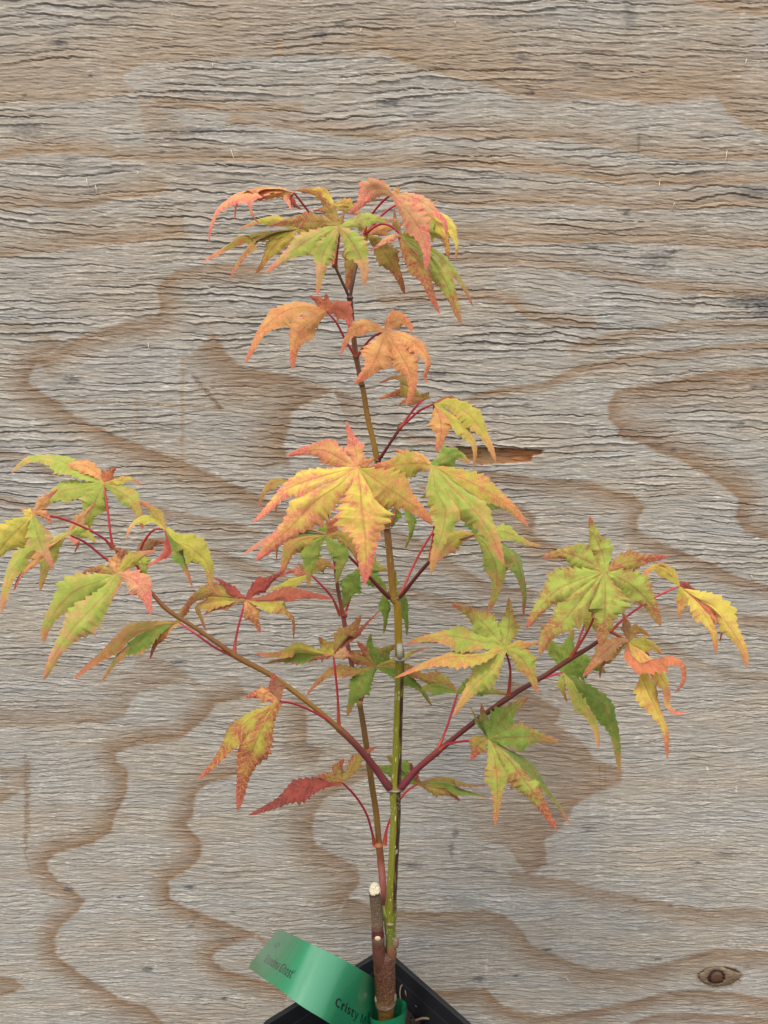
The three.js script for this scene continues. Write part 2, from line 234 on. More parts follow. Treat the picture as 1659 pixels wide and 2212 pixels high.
{
  const sheet = new THREE.Group(); sheet.name = 'plywood_sheet'; scene.add(sheet);
  tag(sheet, 'weathered grey plywood sheet with wavy brown grain standing behind the sapling', 'plywood sheet');
  const xs = [], ys = [];
  for (let x = -0.62; x < -0.315; x += 0.008) xs.push(x); for (let x = -0.315; x <= 0.315; x += 0.0016) xs.push(x); for (let x = 0.323; x <= 0.62; x += 0.008) xs.push(x);
  for (let y = 0.002; y < 0.745; y += 0.00038) ys.push(y); for (let y = 0.748; y <= 1.0; y += 0.003) ys.push(y);
  const nx = xs.length, ny = ys.length, pos = new Float32Array(nx * ny * 3), uv = new Float32Array(nx * ny * 2), idx = new Uint32Array((nx - 1) * (ny - 1) * 6);
  let k = 0, m = 0; for (let j = 0; j < ny; j++) for (let i = 0; i < nx; i++) { pos[k++] = xs[i]; pos[k++] = ys[j]; pos[k++] = relief(xs[i], ys[j]); uv[m++] = (xs[i] - PX0) / (PX1 - PX0); uv[m++] = (ys[j] - PY0) / (PY1 - PY0); }
  k = 0; for (let j = 0; j + 1 < ny; j++) for (let i = 0; i + 1 < nx; i++) { const a = j * nx + i; idx[k++] = a; idx[k++] = a + 1; idx[k++] = a + nx; idx[k++] = a + 1; idx[k++] = a + nx + 1; idx[k++] = a + nx; }
  const g = new THREE.BufferGeometry(); g.setAttribute('position', new THREE.BufferAttribute(pos, 3)); g.setAttribute('uv', new THREE.BufferAttribute(uv, 2)); g.setIndex(new THREE.BufferAttribute(idx, 1)); g.computeVertexNormals();
  put('face_veneer', g, woodMat, sheet);
  const ply = new THREE.MeshStandardMaterial({ color: new THREE.Color(...toLin([150, 118, 84])), roughness: 0.9 });
  for (let i = 0; i < 4; i++) { const b = new THREE.BoxGeometry(1.238 - 0.001 * (i % 2), 0.996, 0.0034); b.translate(0, 0.5, -0.0052 - 0.0036 * i); put('ply', b, ply, sheet); }
  // the dark knot, a shallow dome with a cracked core
  const K = new THREE.SphereGeometry(1, 40, 24), p = K.attributes.position;
  for (let i = 0; i < p.count; i++) { const x = p.getX(i), y = p.getY(i), z = p.getZ(i); const r = Math.hypot((x + 0.2) / 0.36, (y - 0.08) / 0.6), crack = Math.exp(-Math.pow((r - 1) / 0.16, 2)); const wob = 1 + 0.16 * noise(x * 1.7 + 4, y * 1.7) + 0.06 * noise(x * 5, y * 5); p.setXYZ(i, x * KRX * wob, y * KRY * wob * (1 - 0.25 * x * (x > 0 ? 1 : 0.2)), Math.max(-0.5, z) * 0.0026 - (z > 0 ? 0.0011 * crack : 0) + 0.00022 * noise(x * 9, y * 7)); }
  K.computeVertexNormals();
  const kt = tex(256, 128, (i, j) => { const a = i / 256 * Math.PI * 2, b = (j / 128 - 0.5) * Math.PI, x = -Math.cos(a) * Math.cos(b), y = Math.sin(b), z = Math.sin(a) * Math.cos(b); const r = Math.hypot((x + 0.2) / 0.36, (y - 0.08) / 0.6) + 0.12 * noise(x * 6, y * 6); let c = mix3([138, 120, 98], [100, 80, 60], clamp(0.5 + 0.8 * noise(x * 4, y * 9) + 0.5 * noise(x * 14, y * 20))); c = mix3(c, [92, 60, 44], smooth(1.05, 0.9, r)); c = mix3(c, [34, 22, 18], Math.exp(-Math.pow((r - 1) / 0.15, 2))); return c; });
  const kn = put('knot', K, new THREE.MeshStandardMaterial({ map: kt, roughness: 0.45 }), sheet); kn.position.set(knotC.x, knotC.y, -0.0006); tag(kn, 'dark oval knot with a cracked core');
  // loose splinters and straw on the face
  const sm = new THREE.MeshStandardMaterial({ color: new THREE.Color(...toLin([214, 200, 176])), roughness: 0.8 });
  for (const [t, a, b, c, d, e, f] of [['T1', 997, 645, 1006, 672, 1018, 708], ['T2', 1566, 255, 1563, 272, 1564, 290], ['T2', 1482, 650, 1478, 680, 1470, 705], ['T1', 372, 770, 378, 795, 382, 812], ['T1', 412, 800, 416, 818, 420, 835], ['T1', 1562, 122, 1556, 134, 1550, 146], ['T1', 735, 72, 742, 66, 750, 62], ['T2', 1190, 785, 1190, 800, 1189, 812], ['T2', 1246, 898, 1252, 884, 1256, 876], ['T1', 918, 272, 920, 284, 922, 292], ['T1', 595, 740, 596, 752, 594, 760], ['T4', 1585, 1010, 1592, 1020, 1600, 1026], ['T6', 785, 1268, 792, 1280, 803, 1290], ['T3', 640, 5, 642, 25, 638, 40], ['T2', 305, 92, 308, 100, 307, 108], ['T2', 755, 86, 757, 94, 756, 102]]) {
    const P = [at(t, a, b, 0.0007), at(t, c, d, 0.0022), at(t, e, f, 0.0011)];
    put('splinter', new THREE.TubeGeometry(new THREE.CatmullRomCurve3(P), 8, 0.00022, 5), sm, sheet, P[1]);
  }
}

// ---------------------------------------------------------------- pot, soil
const TZ = 0.12;                                       // the trunk stands this far in front of the board
const rimC = at('G', 925, 795, 0.056);                 // back corner of the rim
const YAW = 50 * Math.PI / 180, SIDE = 0.090;
const potX = rimC.x + SIDE / 2 * (Math.cos(YAW) - Math.sin(YAW)), potZ = rimC.z + SIDE / 2 * (Math.sin(YAW) + Math.cos(YAW)), RIM = rimC.y;
{
  const pot = new THREE.Group(); pot.name = 'nursery_pot'; pot.position.set(potX, 0, potZ); pot.rotation.y = -YAW + 0; scene.add(pot);
  tag(pot, 'black square plastic nursery pot holding the sapling', 'pot');
  const mat = new THREE.MeshStandardMaterial({ color: new THREE.Color(0.012, 0.013, 0.016), roughness: 0.5, bumpMap: tex(128, 128, (i, j) => { const v = 128 + 60 * noise(i / 3, j / 3) + 40 * noise(i / 9, j / 9); return [v, v, v]; }, false), bumpScale: 0.0001 });
  const sq = (h, r) => { const s = new THREE.Shape(); s.moveTo(-h + r, -h); s.lineTo(h - r, -h); s.quadraticCurveTo(h, -h, h, -h + r); s.lineTo(h, h - r); s.quadraticCurveTo(h, h, h - r, h); s.lineTo(-h + r, h); s.quadraticCurveTo(-h, h, -h, h - r); s.lineTo(-h, -h + r); s.quadraticCurveTo(-h, -h, -h + r, -h); return s; };
  const outer = sq(SIDE / 2 - 0.0005, 0.004); outer.holes.push(new THREE.Path(sq(SIDE / 2 - 0.0026, 0.003).getPoints(6)));
  const rim = new THREE.ExtrudeGeometry(outer, { depth: 0.009, bevelEnabled: true, bevelSize: 0.0005, bevelThickness: 0.0006, bevelSegments: 3, curveSegments: 6 }); rim.rotateX(-Math.PI / 2); rim.translate(0, RIM - 0.0096, 0);
  put('rim', rim, mat, pot);
  const P = (h, y) => new THREE.Vector2(h * Math.SQRT2, y);
  const wall = new THREE.LatheGeometry([P(0.001, 0.002), P(0.034, 0.002), P(0.0425, RIM - 0.0098), P(0.0413, RIM - 0.0098), P(0.0328, 0.0034), P(0.001, 0.0034)], 4); wall.rotateY(Math.PI / 4);
  const w2 = wall.toNonIndexed(); w2.computeVertexNormals(); put('wall', w2, mat, pot);
}
const SOIL = RIM - 0.022;
{
  const n = 60, pos = [], uv = [], idx = [], col = [], h = 0.0397;
  for (let j = 0; j <= n; j++) for (let i = 0; i <= n; i++) { const x = (i / n * 2 - 1) * h, z = (j / n * 2 - 1) * h; pos.push(x, 0.0024 * noise(x * 260, z * 260) + 0.0016 * noise(x * 700, z * 700), z); uv.push(i / n, j / n); const v = 0.6 + 0.5 * hash2(i, j); col.push(0.03 * v, 0.019 * v, 0.012 * v); }
  for (let j = 0; j < n; j++) for (let i = 0; i < n; i++) { const a = j * (n + 1) + i; idx.push(a, a + n + 1, a + 1, a + 1, a + n + 1, a + n + 2); }
  const parts = [geo(pos, uv, idx, col).toNonIndexed()], r = rng(31);
  for (let k = 0; k < 520; k++) { // bark crumbs
    const g = new THREE.IcosahedronGeometry(1, 0); const s = 0.0007 + 0.0022 * r() * r(); g.scale(s * (0.6 + r()), s * (0.4 + 0.5 * r()), s * (0.6 + 1.4 * r())); g.rotateY(r() * 6); g.rotateX(r() * 2); g.translate((r() * 2 - 1) * (h - 0.002), 0.001 + s * 0.4, (r() * 2 - 1) * (h - 0.002));
    const b = 0.5 + 1.4 * r() * r(), c = []; for (let i = 0; i < g.attributes.position.count; i++) c.push(0.036 * b, 0.023 * b, 0.014 * b); g.setAttribute('color', new THREE.Float32BufferAttribute(c, 3)); parts.push(g);
  }
  const soil = put('potting_soil', mergeGeometries(parts), new THREE.MeshStandardMaterial({ vertexColors: true, roughness: 1 }), scene);
  soil.position.set(potX, SOIL, potZ); soil.rotation.y = -YAW; tag(soil, 'dark crumbly potting soil filling the black pot', 'soil', 'stuff');
}

// ---------------------------------------------------------------- stems
const plant = new THREE.Group(); plant.name = 'maple_sapling'; scene.add(plant);
tag(plant, 'young maple sapling with green, yellow and red lobed leaves growing in the pot', 'sapling');
const plantBase = at('G', 938, 1420, TZ); plantBase.y = SOIL - 0.004; plant.position.copy(plantBase);
const inPlant = p => p.clone().sub(plantBase);
// pts: [tile, u, v, z, width px, [r,g,b] srgb]; returns geometry whose u runs round the stem (0.25 = towards the camera) and v along it
function tube(pts, rad = 12, steps = 0, capTop = true) {
  const P = pts.map(p => at(p[0], p[1], p[2], p[3])), W = pts.map((p, i) => p[4] * perPixel(P[i]) / 2);
  const curve = new THREE.CatmullRomCurve3(P, false, 'centripetal'), n = steps || Math.max(10, pts.length * 9);
  const pos = [], uv = [], idx = [], col = [];
  for (let i = 0; i <= n; i++) {
    const t = i / n, f = t * (pts.length - 1), a = Math.min(pts.length - 2, Math.floor(f)), k = f - a, c = curve.getPoint(t), T = curve.getTangent(t);
    const w = lerp(W[a], W[a + 1], k * k * (3 - 2 * k)), cl = mix3(toLin(pts[a][5]), toLin(pts[a + 1][5]), k);
    let S = new THREE.Vector3(1, 0, 0); S.addScaledVector(T, -S.dot(T)); if (S.length() < 0.2) S.set(0, 0, 1).addScaledVector(T, -T.z); S.normalize();
    const V = new THREE.Vector3().crossVectors(S, T).normalize(); if (V.z < 0) V.negate();
    for (let j = 0; j <= rad; j++) { const an = j / rad * Math.PI * 2, r = w * (1 + 0.05 * noise(i * 0.35 + pts[0][1], j * 0.9)); pos.push(c.x + r * (Math.cos(an) * S.x + Math.sin(an) * V.x), c.y + r * (Math.cos(an) * S.y + Math.sin(an) * V.y), c.z + r * (Math.cos(an) * S.z + Math.sin(an) * V.z)); uv.push(j / rad, t); const m = 1 + 0.16 * noise(i * 0.8 + pts[0][2], j * 1.3); col.push(cl[0] * m, cl[1] * m, cl[2] * m); }
  }
  for (let i = 0; i < n; i++) for (let j = 0; j < rad; j++) { const a = i * (rad + 1) + j, b = a + rad + 1; idx.push(a, b, a + 1, a + 1, b, b + 1); }
  for (const [row, e] of [[0, 0], [n, 1]]) { if (e && !capTop) continue; const c = curve.getPoint(e), k = pos.length / 3; pos.push(c.x, c.y, c.z); uv.push(0.5, e); col.push(...col.slice(row * (rad + 1) * 3, row * (rad + 1) * 3 + 3)); for (let j = 0; j < rad; j++) idx.push(k, row * (rad + 1) + j + (e ? 0 : 1), row * (rad + 1) + j + (e ? 1 : 0)); }
  return geo(pos, uv, idx, col);
}
const barkMat = new THREE.MeshStandardMaterial({ vertexColors: true, roughness: 0.55 });
const stemPart = (name, pts, rad) => { const p0 = inPlant(at(pts[0][0], pts[0][1], pts[0][2], pts[0][3])); const g = tube(pts, rad); g.translate(-plantBase.x, -plantBase.y, -plantBase.z); return put(name, g, barkMat, plant, p0); };
const OLV = [132, 118, 36], OLB = [128, 96, 40], PUR = [92, 44, 44], RED = [178, 48, 62], MAR = [112, 46, 48], GRN = [112, 116, 34];
// main stem: colours, waxy white flecks and a dark purple stripe are on the bark itself
const MAIN = [['G', 957, 900, TZ - .002, 24, [120, 92, 62]], ['G', 962, 800, TZ, 23, [118, 92, 58]], ['G', 962, 745, TZ, 22, [104, 110, 52]], ['G', 958, 665, TZ, 25, GRN], ['G', 960, 610, TZ, 27, GRN], ['G', 968, 480, TZ, 23, [118, 112, 38]], ['G', 978, 300, TZ, 22, [122, 120, 40]], ['G', 992, 0, TZ, 22, [126, 126, 40]], ['E', 1366, 1475, TZ, 24, [124, 124, 44]], ['E', 1368, 1440, TZ, 26, [132, 126, 62]], ['E', 1371, 1400, TZ, 22, [130, 128, 42]], ['E', 1380, 1150, TZ, 20, [128, 128, 34]], ['E', 1388, 900, TZ, 19.5, [130, 126, 30]], ['E', 1394, 690, TZ, 20, [118, 112, 34]], ['E', 1393, 640, TZ, 20, [116, 104, 40]], ['E', 1386, 560, TZ, 16.5, [158, 128, 26]], ['E', 1376, 340, TZ, 17, [150, 118, 30]], ['C', 866, 940, TZ, 19, [142, 112, 44]], ['C', 858, 880, TZ, 16, [142, 106, 36]], ['C', 840, 690, TZ, 14.5, [130, 92, 40]], ['C', 827, 570, TZ, 15, [118, 84, 48]], ['C', 815, 440, TZ, 13, [122, 84, 40]], ['C', 778, 222, TZ, 14, [128, 98, 36]], ['C', 755, 110, TZ, 12, [148, 112, 34]], ['B', 700, 700, TZ, 12, [150, 108, 34]], ['B', 674, 545, TZ, 11.5, [132, 92, 40]], ['B', 668, 525, TZ, 13, [110, 78, 46]], ['B', 655, 460, TZ, 11, [122, 76, 44]], ['B', 640, 385, TZ, 12, [130, 84, 46]], ['B', 622, 220, TZ, 11, [100, 54, 44]], ['B', 609, 96, TZ, 12.5, [92, 54, 48]]];
function barkTex(pts, h, fn) {
  const cols = pts.map(p => p[5]);
  return tex(96, h, (i, j) => { const t = j / (h - 1), f = t * (cols.length - 1), a = Math.min(cols.length - 2, Math.floor(f)), c = mix3(cols[a], cols[a + 1], f - a), n = 9 * noise(i / 5, j / 26) + 6 * noise(i / 2, j / 7); return fn(i / 96, t, [c[0] + n, c[1] + n, c[2] + n * 0.5], f, i, j); });
}
{
  const r = rng(5), dash = []; for (let k = 0; k < 460; k++) dash.push([r() , r(), 0.010 + 0.016 * r(), 0.0012 + 0.0022 * r()]);
  const t = barkTex(MAIN, 2048, (u, v, c, f) => {
    const low = 1 - smooth(0.48, 0.56, v), st = smooth(0.13, 0.08, Math.abs(u - 0.10 - 0.03 * noise(v * 40, 3))) * smooth(0.13, 0.17, v) * (1 - smooth(0.40, 0.45, v)) * (0.85 + 0.9 * noise(u * 9, v * 90));
    c = mix3(c, [58, 34, 38], clamp(st) * 0.95);
    return c;
  });
  const d = t.image.data; // wax dashes painted one by one
  for (const [u, v, wu, hv] of dash) { if (v > 0.49 && r() > 0.12 || v < 0.06) continue; const i0 = Math.round(u * 96), n = Math.max(1, Math.round(wu * 70)), j0 = Math.round(v * 2047), m = Math.round(hv * 2048 * 1.2); for (let j = j0; j < Math.min(2047, j0 + m); j++) for (let i = i0; i < i0 + n; i++) d.set([222, 214, 190], (j * 96 + (i % 96)) * 4); }
  const g = tube(MAIN, 18, 420); g.deleteAttribute('color'); g.translate(-plantBase.x, -plantBase.y, -plantBase.z);
  put('main_stem', g, new THREE.MeshStandardMaterial({ map: t, roughness: 0.42 }), plant, inPlant(at('G', 957, 900, TZ)));
}
const TRUNK = [['G', 938, 1480, TZ, 36, [74, 58, 25]], ['G', 937, 1262, TZ, 34, [103, 82, 28]], ['G', 936, 1240, TZ, 36, [115, 88, 54]], ['G', 935, 1215, TZ, 34, [110, 86, 24]], ['G', 934, 1150, TZ, 35, [105, 75, 33]], ['G', 931, 1125, TZ, 45, [117, 92, 72]], ['G', 931, 1095, TZ, 43, [95, 66, 40]], ['G', 930, 1020, TZ, 44, [91, 53, 29]], ['G', 926, 930, TZ, 46, [86, 49, 32]], ['G', 922, 860, TZ, 44, [85, 47, 33]], ['G', 922, 815, TZ - .001, 30, [85, 49, 35]]];
{
  const t = barkTex(TRUNK, 768, (u, v, c, f, i, j) => { const s = noise(i / 3.2, j / 60) + 0.6 * noise(i / 1.5, j / 22); c = mix3(c, [72, 46, 36], clamp(0.15 + 0.6 * s) * (1 - smooth(5.2, 3.5, f))); if (noise(i / 2.2, j / 3) > 0.52 && f > 4) c = mix3(c, [186, 160, 126], 0.7); return c; });
  const g = tube(TRUNK, 24, 160); g.deleteAttribute('color'); g.translate(-plantBase.x, -plantBase.y, -plantBase.z);
  put('trunk', g, new THREE.MeshStandardMaterial({ map: t, roughness: 0.6 }), plant, inPlant(at('G', 938, 1420, TZ)));
  const STUB = [['G', 903, 960, TZ + .002, 20, [88, 54, 41]], ['G', 893, 860, TZ + .003, 27, [91, 55, 42]], ['G', 889, 780, TZ + .003, 27, [91, 52, 41]], ['G', 887, 742, TZ + .003, 29, [103, 78, 65]], ['G', 886, 725, TZ + .003, 26.5, [85, 34, 36]], ['G', 884, 690, TZ + .003, 26, [85, 37, 36]], ['G', 884, 676, TZ + .003, 26, [101, 75, 60]], ['G', 878, 580, TZ + .003, 25, [78, 59, 47]], ['G', 868, 490, TZ + .003, 24, [72, 52, 44]], ['G', 866, 470, TZ + .003, 24, [68, 50, 42]]];
  const ts = barkTex(STUB, 512, (u, v, c, f, i, j) => { if (f > 6.2 && f < 8.3 && noise(i / 1.6, j / 5) > 0.15) c = mix3(c, [176, 160, 128], 0.55); return c; });
  const gs = tube(STUB, 20, 120, false);
  gs.deleteAttribute('color'); gs.translate(-plantBase.x, -plantBase.y, -plantBase.z);
  const stub = put('cut_stub', gs, new THREE.MeshStandardMaterial({ map: ts, roughness: 0.55 }), plant, inPlant(at('G', 887, 742, TZ)));
  tag(stub, 'brown pruned stub with a pale slanted cut face');
  // slanted pale cut face, facing the camera and up
  const c = at('G', 868, 471, TZ + .0032), s = perPixel(c), pos = [0, 0, 0], idx = [], n = 40, uv = [0.5, 0.5];
  const N = new THREE.Vector3(-0.05, 0.52, 0.85).normalize(), X = new THREE.Vector3(1, 0, 0.06).normalize(), Y = new THREE.Vector3().crossVectors(N, X).normalize();
  const rings = 6; pos.length = 0; uv.length = 0;
  for (let k = 0; k <= rings; k++) for (let j = 0; j < n; j++) { const a = j / n * 6.28319, r = k / rings, rr = r * (1 + 0.05 * noise(j * 0.7, 3)), p = X.clone().multiplyScalar(Math.cos(a) * rr * 12.6 * s).addScaledVector(Y, Math.sin(a) * rr * 19 * s).addScaledVector(N, (k === rings ? -0.0012 : 0.0003 + 0.00025 * noise(Math.cos(a) * r * 4, Math.sin(a) * r * 4))); pos.push(p.x, p.y, p.z); uv.push(0.5 + Math.cos(a) * r / 2, 0.5 + Math.sin(a) * r / 2); }
  for (let k = 0; k < rings; k++) for (let j = 0; j < n; j++) { const a = k * n + j, b = k * n + (j + 1) % n; idx.push(a, a + n, b, b, a + n, b + n); }
  const ct = tex(128, 128, (i, j) => { const x = i / 64 - 1, y = j / 64 - 1, n1 = noise(i / 9, j / 9) + 0.5 * noise(i / 3, j / 3); let k = mix3([214, 204, 178], [176, 164, 140], clamp(0.4 + n1)); if (n1 > 0.62 || Math.hypot(x - 0.25, y + 0.35) < 0.17) k = [74, 66, 58]; return mix3(k, [206, 198, 176], smooth(0.85, 1, Math.hypot(x, y))); });
  const face = put('cut_face', geo(pos, uv, idx), new THREE.MeshStandardMaterial({ map: ct, roughness: 0.85 }), stub); face.position.copy(inPlant(c).sub(stub.position));
  // leaf scar dot and its collar
  const dot = (name, tile, u, v, z, rx, ry, rz, color, parent = plant) => { const p = at(tile, u, v, z), q = perPixel(p), g = new THREE.SphereGeometry(1, 16, 12), a = g.attributes.position; for (let i = 0; i < a.count; i++) { const m = 1 + 0.14 * noise(a.getX(i) * 3 + u, a.getY(i) * 3 + v); a.setXYZ(i, a.getX(i) * rx * q * m, a.getY(i) * ry * q * m, a.getZ(i) * rz * q * m); } g.computeVertexNormals(); const o = put(name, g, new THREE.MeshStandardMaterial({ color: new THREE.Color(...toLin(color)), roughness: 0.6 }), parent); o.position.copy(inPlant(p)); if (parent !== plant) o.position.sub(parent.position); return o; };
  dot('bud_scar', 'G', 886, 747, TZ + .0062, 6.5, 5.5, 3, [196, 176, 132]);
  dot('node_collar', 'G', 880, 1108, TZ + .001, 5, 10, 6, [158, 140, 118]); dot('node_collar', 'G', 984, 1098, TZ + .001, 5, 12, 6, [130, 106, 84]);
  dot('graft_callus', 'G', 990, 772, TZ + .001, 8, 14, 8, [122, 96, 76]); dot('graft_callus', 'G', 966, 830, TZ + .001, 12, 26, 10, [112, 74, 48]);
  dot('node_collar', 'G', 960, 664, TZ + .004, 8, 4, 4, [128, 112, 78]); dot('node_collar', 'G', 922, 590, TZ, 8, 16, 8, [132, 138, 62]);
  // branch collars at the forks
  for (const [t, u, v, w, h, c] of [['E', 1340, 1446, 11, 6, [150, 120, 104]], ['E', 1400, 1440, 10, 7, [148, 116, 104]], ['E', 1368, 1446, 13, 2.6, [158, 146, 124]], ['C', 848, 938, 5, 5, [150, 124, 84]], ['C', 888, 936, 5, 5, [150, 118, 84]], ['B', 752, 910, 7, 4, [112, 84, 58]], ['B', 610, 92, 8, 4, [118, 84, 66]], ['B', 670, 531, 7, 2.6, [104, 70, 46]], ['C', 827, 572, 8, 3, [120, 88, 60]], ['E', 1064, 415, 7, 5, [130, 66, 50]], ['E', 1155, 940, 7, 8, [150, 112, 52]], ['G', 893, 197, 9, 6, [160, 96, 56]], ['E', 1040, 1092, 9, 7, [168, 92, 62]], ['E', 405, 645, 9, 6, [150, 92, 50]], ['B', 640, 388, 8, 5, [158, 102, 50]], ['B', 860, 750, 6, 6, [158, 88, 56]], ['F', 237, 1052, 8, 7, [168, 84, 60]], ['F', 548, 806, 7, 8, [150, 98, 62]], ['F', 812, 640, 8, 7, [160, 88, 50]], ['L', 825, 838, 4, 6, [168, 92, 50]], ['L', 1197, 1272, 5, 5, [170, 92, 60]], ['O', 50, 1095, 7, 6, [128, 98, 52]]]) dot('node_collar', t, u, v, TZ + .0012, w, h, w * 0.85, c.map(v => v * 0.9));
  // bleached dead snag on the main stem
  const SN = [['E', 1394, 668, TZ + .0022, 12, [84, 70, 62]], ['E', 1394, 645, TZ + .0026, 12, [150, 146, 130]], ['E', 1393, 610, TZ + .0024, 13, [196, 194, 178]], ['E', 1392, 578, TZ + .0020, 12, [180, 178, 166]]];
  tag(stemPart('dead_snag', SN, 12), 'bleached dead twig stump on the main stem');
  dot('node_collar', 'E', 1394, 672, TZ + .0016, 13, 5, 9, [150, 142, 132]);
}
const B1 = TZ - .016;
const SECOND = [['G', 930, 640, TZ - .006, 12, [128, 70, 62]], ['G', 918, 450, TZ - .010, 15, [134, 72, 62]], ['G', 905, 300, B1, 15.5, [138, 76, 60]], ['G', 895, 205, B1, 15, [138, 84, 52]], ['G', 890, 150, B1, 13, [134, 96, 44]], ['E', 1255, 1600, B1, 13, [132, 96, 42]], ['E', 1225, 1400, B1, 13, [128, 94, 42]], ['E', 1190, 1150, B1, 12.5, [126, 90, 46]], ['E', 1157, 945, B1, 12, [122, 84, 46]], ['E', 1120, 760, B1, 10, [132, 74, 60]], ['E', 1085, 590, B1, 9.5, [138, 70, 64]], ['E', 1060, 430, B1, 10, [134, 62, 54]], ['E', 1040, 330, B1, 8, [118, 64, 46]], ['E', 1018, 200, B1, 8, [98, 60, 44]], ['E', 1004, 60, B1, 7, [116, 54, 50]], ['Q', 850, 440, B1, 5, [120, 54, 50]]];
stemPart('second_stem', SECOND, 12);
stemPart('side_branch', [['E', 1352, 1450, TZ - .001, 16, PUR], ['E', 1325, 1425, TZ + .002, 18, [118, 56, 58]], ['E', 1260, 1335, TZ + .005, 15.5, [122, 52, 58]], ['E', 1150, 1200, TZ + .012, 14.5, [122, 56, 54]], ['E', 1042, 1092, TZ + .018, 15, [142, 82, 58]], ['E', 1010, 1065, TZ + .02, 12, [142, 98, 50]], ['E', 850, 930, TZ + .028, 11, [152, 112, 44]], ['E', 640, 775, TZ + .035, 11.5, [148, 108, 50]], ['E', 420, 655, TZ + .043, 12.5, [140, 92, 48]], ['E', 380, 625, TZ + .044, 11, [132, 82, 46]], ['E', 200, 500, TZ + .048, 9.5, [130, 90, 42]], ['E', 5, 370, TZ + .052, 10, [138, 92, 46]], ['L', 1110, 1180, TZ + .053, 8, [142, 66, 50]], ['L', 1055, 1115, TZ + .053, 6.5, [150, 52, 54]], ['L', 990, 965, TZ + .053, 6, [158, 54, 56]], ['L', 900, 885, TZ + .053, 7, [128, 72, 42]], ['L', 825, 845, TZ + .053, 6.5, [140, 78, 40]]], 12);
stemPart('side_branch', [['E', 1382, 1452, TZ - .001, 15, PUR], ['F', 92, 1192, TZ + .002, 17, [118, 50, 60]], ['F', 150, 1125, TZ + .005, 14, [118, 46, 56]], ['F', 236, 1050, TZ + .010, 14, [128, 56, 52]], ['F', 270, 1022, TZ + .011, 11.5, [112, 46, 46]], ['F', 400, 918, TZ + .016, 11, [104, 46, 44]], ['F', 548, 812, TZ + .021, 12.5, [118, 62, 48]], ['F', 590, 785, TZ + .022, 10.5, [98, 48, 44]], ['F', 700, 720, TZ + .025, 10, [100, 48, 42]], ['F', 810, 648, TZ + .028, 11, [118, 58, 44]], ['F', 920, 580, TZ + .03, 8.5, [104, 52, 44]], ['F', 985, 528, TZ + .03, 6, [140, 40, 50]]], 12);
stemPart('side_branch', [['C', 858, 945, TZ - .001, 9, MAR], ['C', 836, 930, TZ + .002, 9, [106, 44, 48]], ['C', 735, 825, TZ + .012, 8.5, [114, 42, 46]], ['C', 690, 778, TZ + .015, 6.5, [134, 42, 46]], ['C', 600, 690, TZ + .02, 5.5, [140, 44, 48]], ['Q', 800, 378, TZ + .022, 4.5, [150, 50, 50]]], 10);
stemPart('side_branch', [['C', 874, 945, TZ - .001, 9, MAR], ['C', 900, 925, TZ + .002, 9, [104, 44, 48]], ['C', 975, 832, TZ + .010, 8, [98, 42, 44]], ['C', 1050, 745, TZ + .016, 8, [104, 42, 46]], ['C', 1150, 655, TZ + .02, 5.5, [120, 46, 46]], ['P', 640, 1200, TZ + .022, 4, [130, 80, 50]]], 10);
stemPart('side_branch', [['B', 742, 922, TZ - .001, 8, MAR], ['B', 760, 900, TZ + .002, 8, [104, 46, 46]], ['B', 810, 825, TZ + .007, 6.5, [112, 46, 50]], ['B', 850, 765, TZ + .010, 7, [124, 62, 50]], ['B', 864, 742, TZ + .011, 7.5, [156, 80, 56]]], 10);
stemPart('twig', [['B', 606, 102, TZ, 7, [86, 56, 48]], ['O', 195, 1415, TZ + .001, 6, [88, 58, 50]], ['O', 120, 1250, TZ + .004, 6, [98, 76, 44]], ['O', 60, 1115, TZ + .007, 6.5, [112, 88, 46]], ['O', 45, 1075, TZ + .008, 7, [124, 96, 50]]], 10);
stemPart('twig', [['B', 612, 100, TZ, 8, [86, 56, 48]], ['O', 222, 1415, TZ, 7, [88, 54, 46]], ['O', 250, 1250, TZ, 8, [98, 62, 46]], ['O', 280, 1085, TZ - .001, 8.5, [112, 86, 46]], ['O', 310, 900, TZ - .002, 8, [118, 84, 46]], ['O', 372, 748, TZ - .003, 8, [200, 84, 70]]], 10);

// ---------------------------------------------------------------- leaves
const CL = { YG: [164, 174, 76], G: [126, 148, 60], DG: [108, 132, 48], Y: [218, 196, 88], GY: [178, 170, 68], O: [218, 162, 98], OR: [206, 122, 82], S: [214, 138, 112], P: [222, 114, 104], R: [162, 72, 60], DR: [120, 52, 50], RB: [160, 92, 62], B: [150, 116, 78], OL: [164, 146, 68], T: [206, 160, 108] };
function profile(t) { const tm = 0.46; return t < tm ? lerp(0.27, 1, smooth(0.05, 1, t / tm)) : Math.pow(1 - (t - tm) / (1 - tm), 1.05) * (1 - 0.42 * Math.sin(Math.PI * Math.pow((t - tm) / (1 - tm), 0.9))) + 0.045 * smooth(1, 0.9, t) ; }
let leafNo = 0; const leafMats = [];
const LN = 80, LC = 8, BW = 56, BH = 224;
